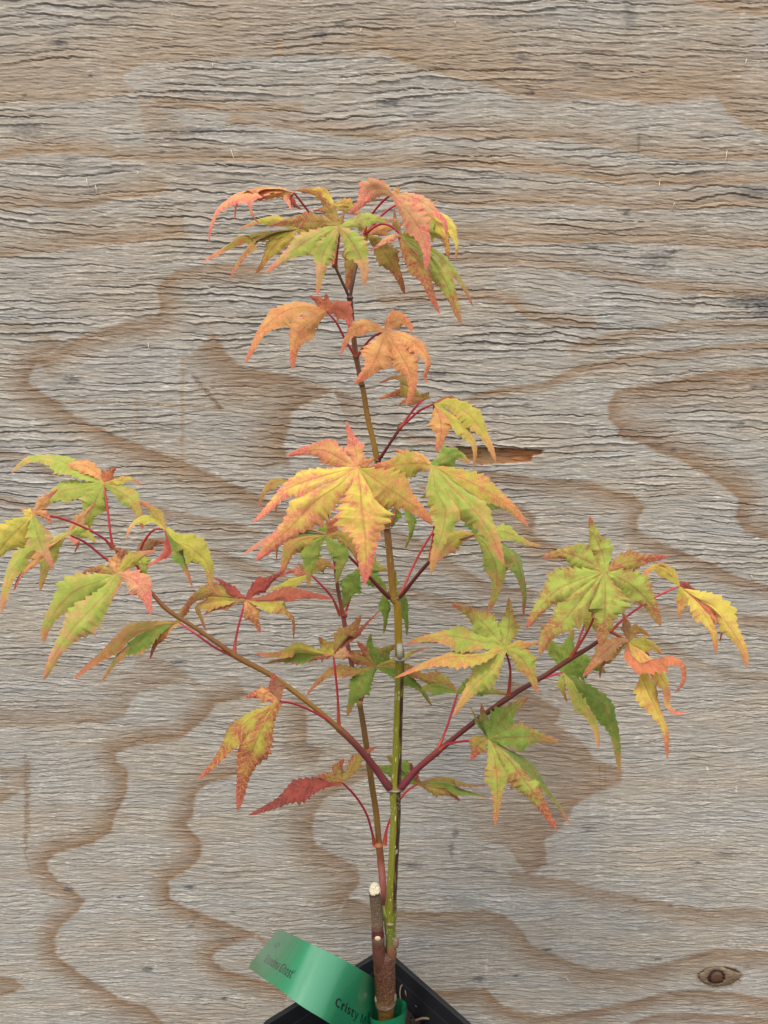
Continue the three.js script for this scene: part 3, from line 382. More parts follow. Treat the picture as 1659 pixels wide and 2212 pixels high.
// leaf(tile, base u, v, z, [base colour, turned colour, how much], lobes [[width, u, v, ..., tip u, tip v, opts?]...], petiole [[tile,u,v,z]...], opts)
function leaf(tile, bu, bv, z, [c0, c1, amt], lobes, petiole, o = {}) {
  const id = leafNo++, r = rng(1000 + id * 77), base = at(tile, bu, bv, z), q = perPixel(base), sc = TILE[tile][2], tilt = o.tilt ?? 0.55;
  const Ls = lobes.map(a => { const b = a.slice(), op = typeof b[b.length - 1] === 'object' ? b.pop() : {}, w = b.shift() * sc * q * 1.22; const P = [base.clone()];
    const n = b.length / 2; for (let i = 0; i < n; i++) { const f = (i + 1) / n, down = (b[2 * i + 1] - bv) * sc * q; P.push(at(tile, b[2 * i], b[2 * i + 1], z + clamp(tilt * down * (1 - 0.45 * f), -0.03, 0.03) + (op.dz || 0) * f)); }
    return { P, w, op, ang: Math.atan2(b[1] - bv, b[0] - bu) }; });
  Ls.sort((a, b) => a.ang - b.ang);
  let gap = 0, start = 0; Ls.forEach((l, i) => { const nx = Ls[(i + 1) % Ls.length], d = (nx.ang - l.ang + Math.PI * 2) % (Math.PI * 2) || (Ls.length === 1 ? 7 : 0); if (d > gap) { gap = d; start = (i + 1) % Ls.length; } });
  const S = Ls.slice(start).concat(Ls.slice(0, start)), nL = S.length;
  for (const l of S) {
    l.curve = new THREE.CatmullRomCurve3(l.P, false, 'centripetal'); l.C = l.curve.getSpacedPoints(LN); l.len = l.curve.getLength();
    l.N = []; l.hw = []; const W = Math.max(l.w, Math.min(0.27 * l.len, 0.018)), ca = clamp(l.w / W, 0.3, 1), mi = Math.round(LN * 0.4);
    let sg = 1; { const T = l.C[mi + 2].clone().sub(l.C[mi - 2]).normalize(), V = CAM.clone().sub(l.C[mi]).normalize(), X = new THREE.Vector3().crossVectors(T, V).normalize(), Vp = V.clone().addScaledVector(T, -V.dot(T)).normalize(); const up = g => { const A = X.clone().multiplyScalar(ca).addScaledVector(Vp, g * Math.sqrt(1 - ca * ca)), n = A.cross(T); return n.dot(V) > 0 ? n.y : -n.y; }; sg = l.op.sg || (up(1) >= up(-1) ? 1 : -1); } // blades turn their upper face to the sky
    let prev = null; const nt = Math.round(clamp(l.len / 0.0030, 6, 17)), ph = [r(), r()], ja = [r() * 50, r() * 50]; l.side = [[], []];
    for (let i = 0; i <= LN; i++) {
      const t = i / LN, T = l.C[Math.min(LN, i + 1)].clone().sub(l.C[Math.max(0, i - 1)]).normalize(), V = CAM.clone().sub(l.C[i]).normalize();
      let X = new THREE.Vector3().crossVectors(T, V); if (X.lengthSq() < 0.01 && prev) X.copy(prev); X.normalize(); if (prev && X.dot(prev) < 0) X.negate(); prev = X.clone();
      const Vp = V.clone().addScaledVector(T, -V.dot(T)).normalize(), A = X.clone().multiplyScalar(ca).addScaledVector(Vp, sg * Math.sqrt(1 - ca * ca)).normalize();
      l.N.push([A, new THREE.Vector3().crossVectors(A, T).normalize()]); // [across, normal towards the viewer or not]
      const pf = profile(t) * W / 2; l.hw.push(pf);
      for (const k of [0, 1]) { const x = t * nt + ph[k] + 0.35 * noise(t * 6, ja[k]), sw = x - Math.floor(x), am = (0.27 + 0.12 * noise(t * 9, ja[k] + 7)) * smooth(0.06, 0.2, t) * (1 - 0.35 * t); l.side[k].push(pf * (1 + am * (sw * 1.5 - 0.75) + 0.07 * noise(t * 4, ja[k] + 20)) + (t > 0.97 ? 0 : 0.00012)); }
    }
  }
  // neighbouring lobes share one edge up to the notch between them
  const B = []; for (let k = 0; k + 1 < nL; k++) { const a = S[k], b = S[k + 1]; let e = 0; for (let i = 0; i <= LN * 0.5; i++) { const d = a.C[i].distanceTo(b.C[i]) / 2; if (d < Math.min(a.hw[i], b.hw[i]) * 0.9 || i < 8) e = i; else break; } B.push(e); }
  const pos = [], uv = [], idx = [];
  S.forEach((l, k) => {
    const v0 = pos.length / 3, fold = l.op.fold ?? o.fold ?? 0.22, dirSign = l.N[4][1].dot(CAM.clone().sub(base)) > 0 ? 1 : -1; // +: normal faces camera
    for (let i = 0; i <= LN; i++) {
      const t = i / LN, [A, Nn] = l.N[i], c = l.C[i];
      // on the screen angles grow clockwise; A points to the side of T x V
      const edges = [];
      for (const k2 of [0, 1]) { // 0: towards smaller angle, 1: towards larger
        const nb = k2 ? S[k + 1] : S[k - 1], e = k2 ? B[k] : B[k - 1];
        let p = null; const s2 = k2 ? 1 : -1; const w = l.side[k2][i];
        p = c.clone().addScaledVector(A, s2 * w).addScaledVector(Nn, dirSign * -fold * w);
        if (nb && i <= e) p = c.clone().add(nb.C[i]).multiplyScalar(0.5);
        else if (nb && i <= e + 4) p.lerp(c.clone().add(nb.C[i]).multiplyScalar(0.5), 0.75 * (1 - (i - e) / 5));
        edges.push(p);
      }
      for (let j = 0; j <= LC; j++) {
        const s = j / LC * 2 - 1, f = Math.abs(s), p = c.clone().lerp(edges[s < 0 ? 0 : 1], f);
        const wv = l.hw[i] * (0.10 * noise(t * 7 + id * 3, s * 1.6 + k * 5) + 0.16 * Math.sin(Math.PI * f) * (0.6 + noise(t * 4 + k, id + s))) * smooth(0, 0.15, t);
        p.addScaledVector(Nn, dirSign * wv); pos.push(p.x - base.x, p.y - base.y, p.z - base.z); uv.push((k + 0.04 + 0.92 * (j / LC)) / nL, t);
      }
    }
    for (let i = 0; i < LN; i++) for (let j = 0; j < LC; j++) { const a = v0 + i * (LC + 1) + j, b = a + LC + 1; dirSign * 1 > 0 ? idx.push(a, a + 1, b, a + 1, b + 1, b) : idx.push(a, b, a + 1, a + 1, b, b + 1); }
  });
  // colour: green tissue turning cell by cell between the veins
  const W = nL * BW, jit = r() * 100;
  const map = tex(W, BH, (i, j) => {
    const k = Math.min(nL - 1, Math.floor(i / BW)), l = S[k], t = j / (BH - 1), s = ((i / BW - k) - 0.5) / 0.46, f = Math.abs(s), y = t * l.len * 1000, x = s * l.hw[Math.min(LN, Math.round(t * LN))] * 1000;
    const cc = l.op.c || [c0, c1, amt], ca = CL[cc[0]], cb = CL[cc[1]], am = cc[2] + (l.op.a || 0);
    const bl = noise(x / 5 + k * 13 + jit, y / 6) + 0.5 * noise(x / 1.7 + jit, y / 2 + k * 7), tip = smooth(0.35, 0.95, t), edge = smooth(0.55, 1, f);
    let m = clamp(am * 1.1 + 0.62 * bl + 0.85 * (tip - 0.2) * (0.4 + am) + 0.25 * edge - 0.22);
    // veins: midrib, side veins, fine net
    const sv = (y - f * Math.abs(l.hw[Math.min(LN, Math.round(t * LN))]) * 1000 * 0.85) / 3.0 + (s > 0 ? 0.4 : 0) + 0.12 * noise(x, y + jit), side = smooth(0.13, 0.03, Math.abs(sv - Math.round(sv)));
    const gx = x * 0.95 + k * 31 + 40, gy = y * 0.95 + jit, ci = Math.floor(gx), cj = Math.floor(gy); let f1 = 9, f2 = 9;
    for (let a = -1; a <= 1; a++) for (let b = -1; b <= 1; b++) { const dx = ci + a + hash2(ci + a, cj + b) - gx, dy = cj + b + hash2(cj + b + 77, ci + a) - gy, d = dx * dx + dy * dy; if (d < f1) { f2 = f1; f1 = d; } else if (d < f2) f2 = d; }
    const net = smooth(0.22, 0.04, Math.sqrt(f2) - Math.sqrt(f1)), vein = Math.max(side * 0.75, net * 0.6);
    let c = mix3(ca, cb, clamp(m * (1 - 0.7 * vein) * 1.15)); c = mix3(c, mix3(ca, [240, 220, 140], 0.4), vein * 0.5 * (0.25 + m));
    c = mix3(c, mix3(cb, [206, 104, 96], 0.7), 0.55 * smooth(0.7, 0.98, t + 0.08 * bl));
    c = mix3(c, mix3([150, 78, 58], cb, 0.3), smooth(0.075, 0.03, f * (1 - 0.5 * t)) * 0.48 * (1 - t * 0.6));
    const n = 9 * noise(x / 0.8, y / 0.9 + jit) + 9 * noise(x / 3, y / 3 + 5 + jit), g = 0.97; return [(c[0] + n) * g, (c[1] + n) * g, (c[2] + n * 0.6) * g];
  });
  const mat = new THREE.MeshPhysicalMaterial({ map, roughness: 0.9, transmission: 0.28, thickness: 0, side: THREE.DoubleSide, specularIntensity: 0.6 });
  const m = put('leaf', geo(pos, uv, idx), mat, plant); m.position.copy(inPlant(base));
  if (o.label) m.userData.label = o.label;
  if (petiole) {
    const pts = petiole.map(([t2, u, v, zz, w]) => [t2, u, v, zz, w || 5, o.pc || RED]); pts.push([tile, bu, bv, z - 0.0004, 4, o.pc || RED]); pts[0][4] = pts[0][4] * 1.5; pts[0][5] = [186, 92, 62];
    const g = tube(pts, 8); g.translate(-base.x, -base.y, -base.z); put('petiole', g, barkMat, m);
  }
  return m;
}
const Z = TZ;
// top of the sapling
leaf('N', 1125, 300, Z + .012, ['O', 'P', .6], [[95, 980, 270, 780, 262, 480, 350, 300, 480, 215, 680, 200, 870], [80, 950, 262, 760, 290, 650, 400, 670, 540, 760, 655, { dz: .01 }], [30, 900, 320, 560, 350, 490, 440, 480, 620, { dz: -.01 }], [55, 1060, 350, 1075, 420, 1105, 500, { dz: .006 }], [85, 1000, 300, 880, 292, 740, 305, { c: ['Y', 'O', .2] }], [60, 1090, 360, 1135, 430, 1215, 490, { c: ['R', 'DR', .3] }]], [['O', 45, 1075, Z + .008], ['N', 1500, 800, Z - .004], ['N', 1250, 460, Z + .002]], { tilt: .35 });
leaf('N', 1560, 440, Z - .004, ['Y', 'OR', .5], [[110, 1480, 340, 1330, 285, 1140, 275], [120, 1650, 430, 1730, 450, 1850, 560], [60, 1480, 480, 1400, 490, 1325, 500, { c: ['O', 'R', .5] }], [55, 1650, 470, 1760, 440, 1700, 350, { c: ['OL', 'RB', .5] }], [80, 1520, 540, 1470, 590, 1420, 600, { c: ['O', 'R', .3] }]], [['O', 55, 1080, Z + .006], ['N', 1560, 700, Z]], { tilt: .4 });
leaf('N', 1165, 700, Z + .004, ['Y', 'OR', .35], [[120, 1000, 735, 820, 740, 620, 765, 430, 870, 300, 950, 120, 1060, { c: ['GY', 'OR', .4] }], [150, 1060, 790, 930, 860, 830, 1000, 770, 1100, 700, 1190], [110, 980, 730, 790, 800, 680, 870, 560, 1000, 480, 1120, 430, 1255, { c: ['OL', 'RB', .5], dz: .012 }], [90, 1040, 640, 930, 590, 800, 590, 680, 630, 510, 700, { c: ['GY', 'OR', .1], dz: -.01 }], [150, 1250, 740, 1330, 800]], [['O', 40, 1085, Z + .008], ['N', 1500, 850, Z + .006], ['N', 1300, 720, Z + .004]], { tilt: .45 });
leaf('O', 400, 740, Z - .006, ['OL', 'RB', .55], [[200, 520, 860, 640, 1020, 740, 1200, 815, 1415, { c: ['OL', 'RB', .5] }], [210, 310, 900, 235, 1080, 205, 1230, 190, 1390], [90, 540, 715, 680, 680, 800, 640, { c: ['O', 'OR', .4] }], [90, 330, 640, 300, 560, { c: ['OL', 'R', .4] }]], [['O', 372, 760, Z - .003], ['O', 385, 750, Z - .004]], { tilt: .4 });
leaf('O', 770, 770, Z + .006, ['YG', 'RB', .3], [[200, 830, 900, 960, 1050, 1060, 1280, 1120, 1450, 1195, 1630, { c: ['OL', 'R', .55], dz: .006 }], [270, 900, 870, 1080, 1010, 1220, 1200, 1320, 1420, 1430, 1740], [110, 950, 830, 1150, 960, 1300, 1100, 1400, 1230, 1520, 1440, 1560, 1560, { dz: -.008 }], [180, 890, 745, 1060, 735, 1240, 800, { c: ['YG', 'OL', .2] }], [70, 690, 770, 560, 850, 435, 935, { c: ['T', 'R', .5], dz: .012 }], [70, 735, 690, 712, 600, 695, 470, { c: ['OL', 'RB', .5] }]], [['O', 372, 745, Z - .003], ['O', 560, 640, Z + .002], ['O', 700, 690, Z + .005]]);
leaf('O', 1070, 480, Z - .006, ['Y', 'O', .3], [[150, 1130, 580, 1220, 720, 1270, 880, 1290, 1030, { c: ['Y', 'RB', .4] }], [100, 1170, 530, 1280, 600, 1350, 740, 1385, 900, 1360, 1060], [34, 1110, 430, 1175, 375], [120, 1060, 600, 1100, 740, 1120, 850, { c: ['YG', 'OL', .2] }]], [['O', 400, 742, Z - .003], ['O', 580, 530, Z], ['O', 740, 430, Z]], { tilt: .4 });
leaf('O', 690, 320, Z + .014, ['T', 'P', .6], [[200, 560, 255, 430, 280, 330, 420, 200, 540], [240, 780, 430, 920, 600, 1000, 750, 1050, 950, 1040, 1165], [130, 830, 325, 1000, 400, 1160, 520, 1250, 620, 1270, 790], [70, 740, 265, 728, 222, { c: ['O', 'R', .5] }]], [['O', 365, 735, Z - .002], ['O', 440, 560, Z], ['O', 600, 370, Z + .008]], { tilt: .6 });
leaf('N', 1610, 660, Z + .03, ['YG', 'S', .42], [[165, 1430, 620, 1180, 610, 1000, 630, 840, 662, { c: ['OL', 'RB', .72] }], [115, 1560, 560, 1480, 440, 1375, 285, { c: ['OL', 'RB', .6] }], [190, 1470, 715, 1260, 830, 1050, 980, 800, 1190], [200, 1545, 800, 1450, 960, 1420, 1150, 1375, 1430], [230, 1720, 780, 1830, 950, 1890, 1120, 1895, 1330], [125, 1760, 625, 1940, 580, 2150, 600, 2290, 595, { c: ['YG', 'B', .45] }], [60, 1640, 600, 1680, 520, { c: ['OL', 'RB', .5] }]], [['O', 60, 1085, Z + .008], ['O', 80, 930, Z + .016], ['O', 95, 800, Z + .024]]);
// upper pairs
leaf('B', 490, 160, Z + .012, ['O', 'OR', .5], [[88, 400, 140, 300, 155, 180, 240, 120, 340, 80, 430], [105, 430, 200, 360, 270, 330, 350, 320, 458], [60, 465, 115, 405, 82, { c: ['OR', 'R', .4] }], [58, 492, 110, 490, 70, { c: ['OR', 'R', .4] }], [90, 550, 150, 600, 190, 612, 258, { c: ['OR', 'P', .7] }]], [['B', 636, 384, Z + .002, 5], ['B', 590, 310, Z + .006], ['B', 540, 215, Z + .010]]);
leaf('B', 790, 262, Z + .020, ['O', 'OR', .65], [[66, 720, 235, 650, 242, 600, 290, 560, 382], [135, 765, 340, 730, 420, 690, 475, 630, 526, { dz: .004 }], [105, 850, 350, 905, 450, 925, 540, 890, 642], [64, 880, 285, 960, 340, 1005, 420, 990, 500, 1015, 520], [78, 820, 215, 875, 205, 915, 240, 918, 268]], [['B', 652, 378, Z + .002, 5], ['B', 690, 325, Z + .008], ['B', 740, 280, Z + .016]]);
leaf('B', 985, 602, Z + .010, ['OL', 'RB', .4], [[46, 930, 560, 880, 498, 830, 490, 750, 525, { dz: -.01 }], [52, 920, 560, 850, 570, 750, 602, { c: ['GY', 'R', .5] }], [34, 930, 610, 880, 615, 848, 640, { c: ['T', 'OR', .4] }], [40, 1000, 575, 1010, 570]], [['B', 862, 748, Z + .011], ['B', 910, 680, Z + .012], ['B', 955, 625, Z + .012]]);
leaf('B', 1030, 625, Z + .022, ['GY', 'O', .45], [[92, 1110, 620, 1200, 670, 1275, 760, 1320, 850, 1345, 922], [105, 1065, 700, 1068, 780, 1045, 872, { c: ['O', 'OR', .45] }], [58, 1120, 690, 1205, 780, 1240, 850, 1230, 965], [40, 1100, 602, 1180, 628, 1245, 695, { c: ['RB', 'DR', .5], dz: -.006 }], [24, 1045, 700, 1038, 770, { c: ['RB', 'DR', .5], dz: -.012 }]], [['B', 862, 746, Z + .011], ['B', 890, 722, Z + .013], ['B', 960, 660, Z + .018]]);
// the middle tier
leaf('C', 672, 250, Z + .058, ['Y', 'P', .55], [[108, 590, 210, 500, 165, 400, 165, 298, 194, { c: ['O', 'P', .5] }], [82, 668, 190, 645, 110, 614, 15, { c: ['O', 'P', .6] }], [112, 580, 275, 450, 310, 300, 370, 200, 470, 118, 548], [200, 590, 335, 450, 430, 330, 560, 230, 650, 133, 748], [235, 692, 370, 700, 480, 715, 620, 718, 750, 712, 872, { a: -.08 }], [175, 760, 310, 850, 370, 950, 440, 1040, 520, 1066, 558, { c: ['GY', 'OR', .6] }], [52, 730, 222, 765, 202, { c: ['O', 'OR', .5] }]], [['C', 690, 770, Z + .015, 5], ['C', 660, 600, Z + .02], ['C', 668, 420, Z + .035]], { label: 'large bright yellow leaf flushed with pink in front of the main stem' });
leaf('C', 1065, 240, Z + .046, ['YG', 'O', .42], [[130, 970, 232, 860, 245, 730, 252, { c: ['GY', 'OR', .5] }], [95, 1120, 212, 1190, 185, 1262, 232, { c: ['G', 'O', .25] }], [122, 1190, 295, 1340, 370, 1480, 460, 1572, 568, { c: ['GY', 'OR', .55] }], [172, 1170, 360, 1290, 480, 1370, 600, 1440, 765], [142, 1085, 370, 1135, 480, 1115, 600, 1075, 720, 1060, 818], [36, 1010, 200, 940, 180, 865, 155, { c: ['O', 'OR', .5] }]], [['C', 1050, 745, Z + .016, 5], ['C', 1075, 560, Z + .022], ['C', 1075, 380, Z + .034]]);
leaf('P', 660, 1190, Z + .020, ['G', 'RB', .3], [[200, 480, 1220, 310, 1340, 170, 1520, 140, 1665, { c: ['GY', 'S', .5] }], [230, 790, 1340, 890, 1550, 900, 1800, 850, 1980, 788, 2105, { c: ['YG', 'OR', .3] }], [145, 930, 1310, 1110, 1480, 1200, 1700, 1232, 1900, 1210, 2180], [150, 840, 1170, 1000, 1160, 1150, 1230, 1270, 1290, 1428, 1326, { c: ['YG', 'OL', .4] }], [130, 610, 1060, 545, 960, 470, 860, { c: ['DG', 'OL', .2] }]], null);
leaf('P', 420, 790, Z - .002, ['DG', 'OL', .25], [[80, 700, 815, 900, 840, 1040, 900, 1130, 990, 1200, 1055], [110, 250, 740, 120, 740, 0, 770], [70, 200, 690, 60, 650, -20, 655, { c: ['OL', 'RB', .4] }], [120, 480, 900, 520, 1000, 600, 1100]], [['C', 890, 935, Z, 4], ['C', 1000, 700, Z - .004]]);
leaf('Q', 790, 372, Z + .024, ['OL', 'RB', .45], [[110, 650, 325, 450, 335, 250, 400, 120, 480, 0, 560, { c: ['B', 'S', .6] }], [170, 610, 400, 470, 480, 410, 620, 360, 785, { c: ['OL', 'OR', .4] }], [150, 715, 440, 650, 550, 632, 700, 625, 862, { c: ['G', 'OL', .35] }], [150, 850, 470, 925, 570, 915, 690, 878, 832, { c: ['G', 'OL', .3] }], [115, 930, 385, 1040, 500, 1105, 655, { c: ['OL', 'RB', .4] }], [130, 840, 290, 905, 185, { c: ['RB', 'OR', .5] }], [80, 760, 300, 705, 215, { c: ['G', 'OL', .2] }], [50, 600, 360, 400, 370, 335, 470, 325, 632, { c: ['DG', 'R', .3], dz: -.012 }]], null);
leaf('Q', 640, 735, Z - .004, ['OL', 'RB', .5], [[120, 700, 670, 790, 640, 890, 690, { c: ['OL', 'RB', .5] }], [60, 590, 690, 525, 628], [74, 560, 720, 480, 705, 385, 742, { c: ['S', 'R', .4] }], [74, 560, 770, 430, 825, 300, 870, 235, 912, { c: ['GY', 'OL', .3] }], [50, 600, 690, 580, 660, { c: ['YG', 'G', .2] }]], [['E', 1040, 412, B1, 5.5], ['Q', 850, 960, Z - .010], ['Q', 750, 840, Z - .006]]);
leaf('Q', 1100, 700, Z - .022, ['DG', 'G', .25], [[180, 1050, 790, 1000, 900, 975, 980, 950, 1062], [150, 1190, 660, 1270, 680, 1372, 700, { c: ['G', 'OL', .4] }], [105, 1190, 770, 1310, 830, 1365, 945], [90, 1120, 560, 1160, 480, 1240, 610, { c: ['OL', 'RB', .3] }]], [['E', 1066, 412, B1, 5.5], ['Q', 990, 1040, Z - .020], ['Q', 1040, 880, Z - .022]]);
leaf('Q', 1420, 890, Z - .014, ['DG', 'G', .2], [[85, 1350, 940, 1350, 1100, 1345, 1200, 1328, 1298], [85, 1500, 930, 1525, 1090, 1548, 1200, 1545, 1322], [60, 1430, 800, 1440, 700]], [['C', 866, 940, Z - .004, 4], ['Q', 1425, 930, Z - .010]]);
leaf('Q', 1445, 95, Z - .012, ['G', 'YG', .25], [[95, 1440, 180, 1425, 240, 1398, 305], [78, 1530, 110, 1590, 210, 1590, 340, 1565, 420, 1525, 510], [45, 1340, 240, 1290, 350, 1240, 450, { c: ['G', 'OL', .3] }], [40, 1200, 400, 1220, 520, 1240, 610]], [['C', 827, 575, Z - .002, 4], ['Q', 1420, 200, Z - .006]]);
leaf('C', 330, 330, Z - .004, ['OL', 'RB', .45], [[42, 250, 325, 185, 380, 155, 470], [28, 270, 380, 250, 440, 246, 495, { c: ['B', 'DR', .5] }], [60, 420, 330, 480, 340], [14, 300, 380, 303, 414, { c: ['R', 'DR', .5] }], [30, 500, 400, 520, 480, 525, 540, { c: ['R', 'DR', .5] }]], [['Q', 850, 440, B1, 3.5], ['C', 520, 520, Z - .012], ['C', 450, 370, Z - .008]]);
// left branch
leaf('L', 755, 375, Z + .050, ['YG', 'O', .25], [[118, 610, 300, 470, 225, 330, 190, 200, 200, 75, 302, { c: ['YG', 'O', .2] }], [88, 700, 300, 620, 250, 510, 245, 372, 312, { c: ['O', 'OR', .5] }], [85, 790, 310, 842, 258, { c: ['OR', 'RB', .6] }], [46, 850, 352, 950, 340, 1035, 392, { c: ['GY', 'R', .35] }], [125, 600, 405, 430, 440, 310, 520, 190, 640], [165, 705, 480, 655, 600, 630, 730, { c: ['YG', 'OL', .2] }], [112, 880, 440, 970, 510, 1010, 600, 1036, 718, { c: ['YG', 'OR', .35] }]], [['L', 820, 845, Z + .053, 5], ['L', 805, 760, Z + .054], ['L', 783, 580, Z + .053]]);
leaf('L', 240, 600, Z + .075, ['Y', 'S', .22], [[195, 160, 680, 60, 780, -20, 880, -110, 960, { c: ['Y', 'YG', .3] }], [140, 265, 720, 300, 830, 350, 920, 392, 1002, { c: ['YG', 'S', .5] }], [70, 290, 540, 350, 470, 425, 415, { c: ['O', 'S', .5] }], [45, 300, 590, 345, 620, 376, 682, { c: ['O', 'R', .5] }], [60, 200, 590, 150, 560]], [['L', 818, 850, Z + .053, 5], ['L', 760, 780, Z + .056], ['L', 600, 690, Z + .062], ['L', 430, 625, Z + .068], ['L', 320, 608, Z + .073]], { tilt: .4 });
leaf('L', 490, 745, Z + .062, ['YG', 'O', .35], [[135, 360, 800, 190, 880, 85, 1010, 30, 1180, 10, 1330], [112, 370, 850, 325, 1000, 287, 1162], [60, 340, 870, 200, 980, 130, 1070, 95, 1168, { c: ['O', 'R', .4] }], [80, 590, 725, 650, 755, 702, 812, { c: ['YG', 'OL', .3] }], [62, 545, 670, 620, 585, 692, 518, { c: ['T', 'RB', .5] }], [30, 540, 790, 570, 800, 540, 885, { c: ['S', 'R', .5] }]], [['L', 830, 965, Z + .053, 5], ['L', 740, 900, Z + .055], ['L', 620, 805, Z + .058]]);
leaf('L', 985, 905, Z + .048, ['OL', 'RB', .5], [[80, 1060, 830, 1140, 805, 1212, 800, { c: ['B', 'RB', .5] }], [95, 1030, 940, 1045, 1010, 1060, 1060, { c: ['YG', 'OL', .3] }], [70, 900, 890, 850, 870, 880, 840], [40, 780, 1180, 730, 1280, 688, 1422, { c: ['OL', 'OR', .6], dz: -.01 }]], null);
leaf('L', 850, 1030, Z + .080, ['YG', 'O', .3], [[200, 720, 1085, 540, 1160, 420, 1280, 335, 1420, 314, 1542, { a: -.05 }], [195, 770, 1170, 620, 1330, 490, 1480, 410, 1600, 350, 1720, 308, 1815, { c: ['YG', 'S', .4] }], [150, 950, 1060, 1025, 1130, 1070, 1230, 1097, 1335, { c: ['T', 'P', .6] }], [88, 930, 950, 1020, 892, 1135, 865, { c: ['GY', 'S', .4] }], [95, 845, 950, 870, 890, 905, 855, { c: ['O', 'RB', .6] }], [64, 720, 1000, 630, 1010, 588, 1045, { c: ['OL', 'RB', .6] }]], [['L', 985, 960, Z + .053, 5], ['L', 920, 985, Z + .066]]);
leaf('L', 1200, 710, Z + .062, ['YG', 'OR', .3], [[72, 1150, 620, 1080, 540, 1000, 500, { c: ['OL', 'OR', .5] }], [55, 1110, 630, 1005, 640, 940, 700, 914, 792, { c: ['GY', 'O', .4] }], [60, 1222, 800, 1200, 880, 1060, 982, { c: ['R', 'P', .5] }], [172, 1285, 790, 1400, 850, 1500, 950, 1537, 1145, { c: ['GY', 'OL', .25] }], [74, 1260, 850, 1340, 970, 1400, 1135, { c: ['DG', 'OR', .3] }]], [['L', 985, 958, Z + .053, 5], ['L', 1050, 790, Z + .058], ['L', 1120, 712, Z + .060]]);
leaf('L', 1300, 1385, Z + .040, ['OL', 'OR', .45], [[130, 1160, 1400, 960, 1450, 810, 1560, 650, 1690, 518, 1805, { c: ['OL', 'OR', .55] }], [92, 1160, 1425, 1010, 1530, 890, 1600, 800, 1710, 724, 1835, { c: ['DG', 'OR', .3], dz: .004 }], [62, 1210, 1430, 1130, 1530, 1085, 1655, { c: ['O', 'R', .5] }], [50, 1340, 1300, 1420, 1210]], [['E', 400, 652, Z + .043, 5], ['E', 300, 605, Z + .044], ['E', 180, 520, Z + .044]], { tilt: .35 });
leaf('E', 478, 318, Z + .038, ['RB', 'R', .5], [[46, 405, 265, 340, 212, 283, 184, { c: ['R', 'DR', .5] }], [100, 380, 295, 255, 270, 165, 315, 90, 422, { c: ['OL', 'RB', .6] }], [52, 405, 330, 300, 365, 222, 412, { c: ['B', 'RB', .6] }], [55, 330, 325, 190, 365, 215, 440, 247, 515, { c: ['GY', 'OR', .5], dz: -.004 }], [78, 530, 262, 620, 202, 712, 148, { c: ['R', 'DR', .4] }], [88, 600, 318, 750, 280, 880, 290, 1002, 313, { c: ['RB', 'R', .6] }], [82, 510, 390, 540, 450, 567, 518, { c: ['O', 'RB', .6] }], [46, 600, 352, 690, 370, 760, 430, 765, 562, { c: ['GY', 'RB', .5] }]], [['E', 410, 640, Z + .043, 6], ['E', 422, 540, Z + .042], ['E', 450, 420, Z + .040]]);
leaf('E', 672, 920, Z + .046, ['OL', 'R', .6], [[100, 655, 850, 640, 748, { c: ['B', 'R', .6] }], [90, 605, 880, 540, 880, 472, 902, { c: ['O', 'R', .6] }], [110, 600, 975, 490, 1040, 400, 1130, 320, 1250, 188, 1397, { c: ['GY', 'R', .6] }], [172, 600, 1040, 530, 1180, 475, 1330, 430, 1582, { c: ['GY', 'R', .72] }]], [['E', 1035, 1085, Z + .018, 6], ['E', 960, 1030, Z + .024], ['E', 850, 970, Z + .032], ['E', 740, 930, Z + .042]]);
leaf('E', 1000, 650, Z + .026, ['GY', 'RB', .45], [[78, 900, 632, 780, 610, 680, 640, 525, 640, { c: ['GY', 'OR', .35] }], [52, 850, 655, 700, 672, 565, 702, { c: ['DG', 'RB', .4], dz: -.006 }], [84, 950, 590, 912, 538], [112, 1050, 565, 1110, 500, 1167, 408, { c: ['OL', 'RB', .6] }], [10, 1060, 580, 1180, 470, 1287, 368, { c: ['RB', 'R', .6], dz: -.01 }], [60, 1060, 640, 1130, 660, { c: ['T', 'R', .5] }], [26, 940, 660, 930, 695, { c: ['OR', 'RB', .5] }], [16, 900, 660, 820, 697, { c: ['RB', 'DR', .5] }]], [['E', 1032, 1080, Z + .018, 6], ['E', 1025, 900, Z + .022], ['E', 1010, 740, Z + .025]]);
leaf('E', 1250, 715, Z - .012, ['G', 'RB', .42], [[82, 1200, 635, 1138, 565, { c: ['OL', 'R', .6] }], [74, 1130, 655, 1005, 640, { c: ['OL', 'R', .6] }], [62, 1120, 738, 1000, 730, 900, 810, 828, 902, { c: ['OL', 'RB', .6] }], [112, 1180, 800, 1120, 900, 1078, 1015, { c: ['G', 'OL', .2] }], [84, 1310, 625, 1380, 585, { c: ['DG', 'RB', .3] }], [74, 1350, 700, 1450, 735, 1560, 795, 1659, 852, { c: ['OL', 'RB', .55] }], [62, 1420, 775, 1530, 860, 1588, 958, { c: ['DG', 'OL', .3] }], [34, 1400, 660, 1480, 625, 1572, 598, { c: ['GY', 'RB', .4] }], [70, 1215, 580, 1222, 515, { c: ['DG', 'G', .2] }]], [['E', 1158, 935, B1, 5.5], ['E', 1185, 870, Z - .015], ['E', 1220, 800, Z - .013]]);
leaf('E', 1048, 1400, Z + .002, ['RB', 'DR', .55], [[108, 910, 1405, 780, 1450, 650, 1530, 488, 1602, { c: ['R', 'DR', .6] }], [84, 1020, 1340, 1062, 1260, { c: ['OL', 'R', .5] }], [70, 960, 1370, 900, 1365, { c: ['OL', 'R', .5] }], [64, 1105, 1325, 1150, 1255, 1262, 1188, { c: ['OL', 'R', .4] }]], [['G', 868, 192, B1 + .002, 7], ['G', 850, 110, B1 + .006], ['E', 1195, 1590, Z - .006], ['E', 1130, 1485, Z - .002]], { pc: [156, 36, 58] });
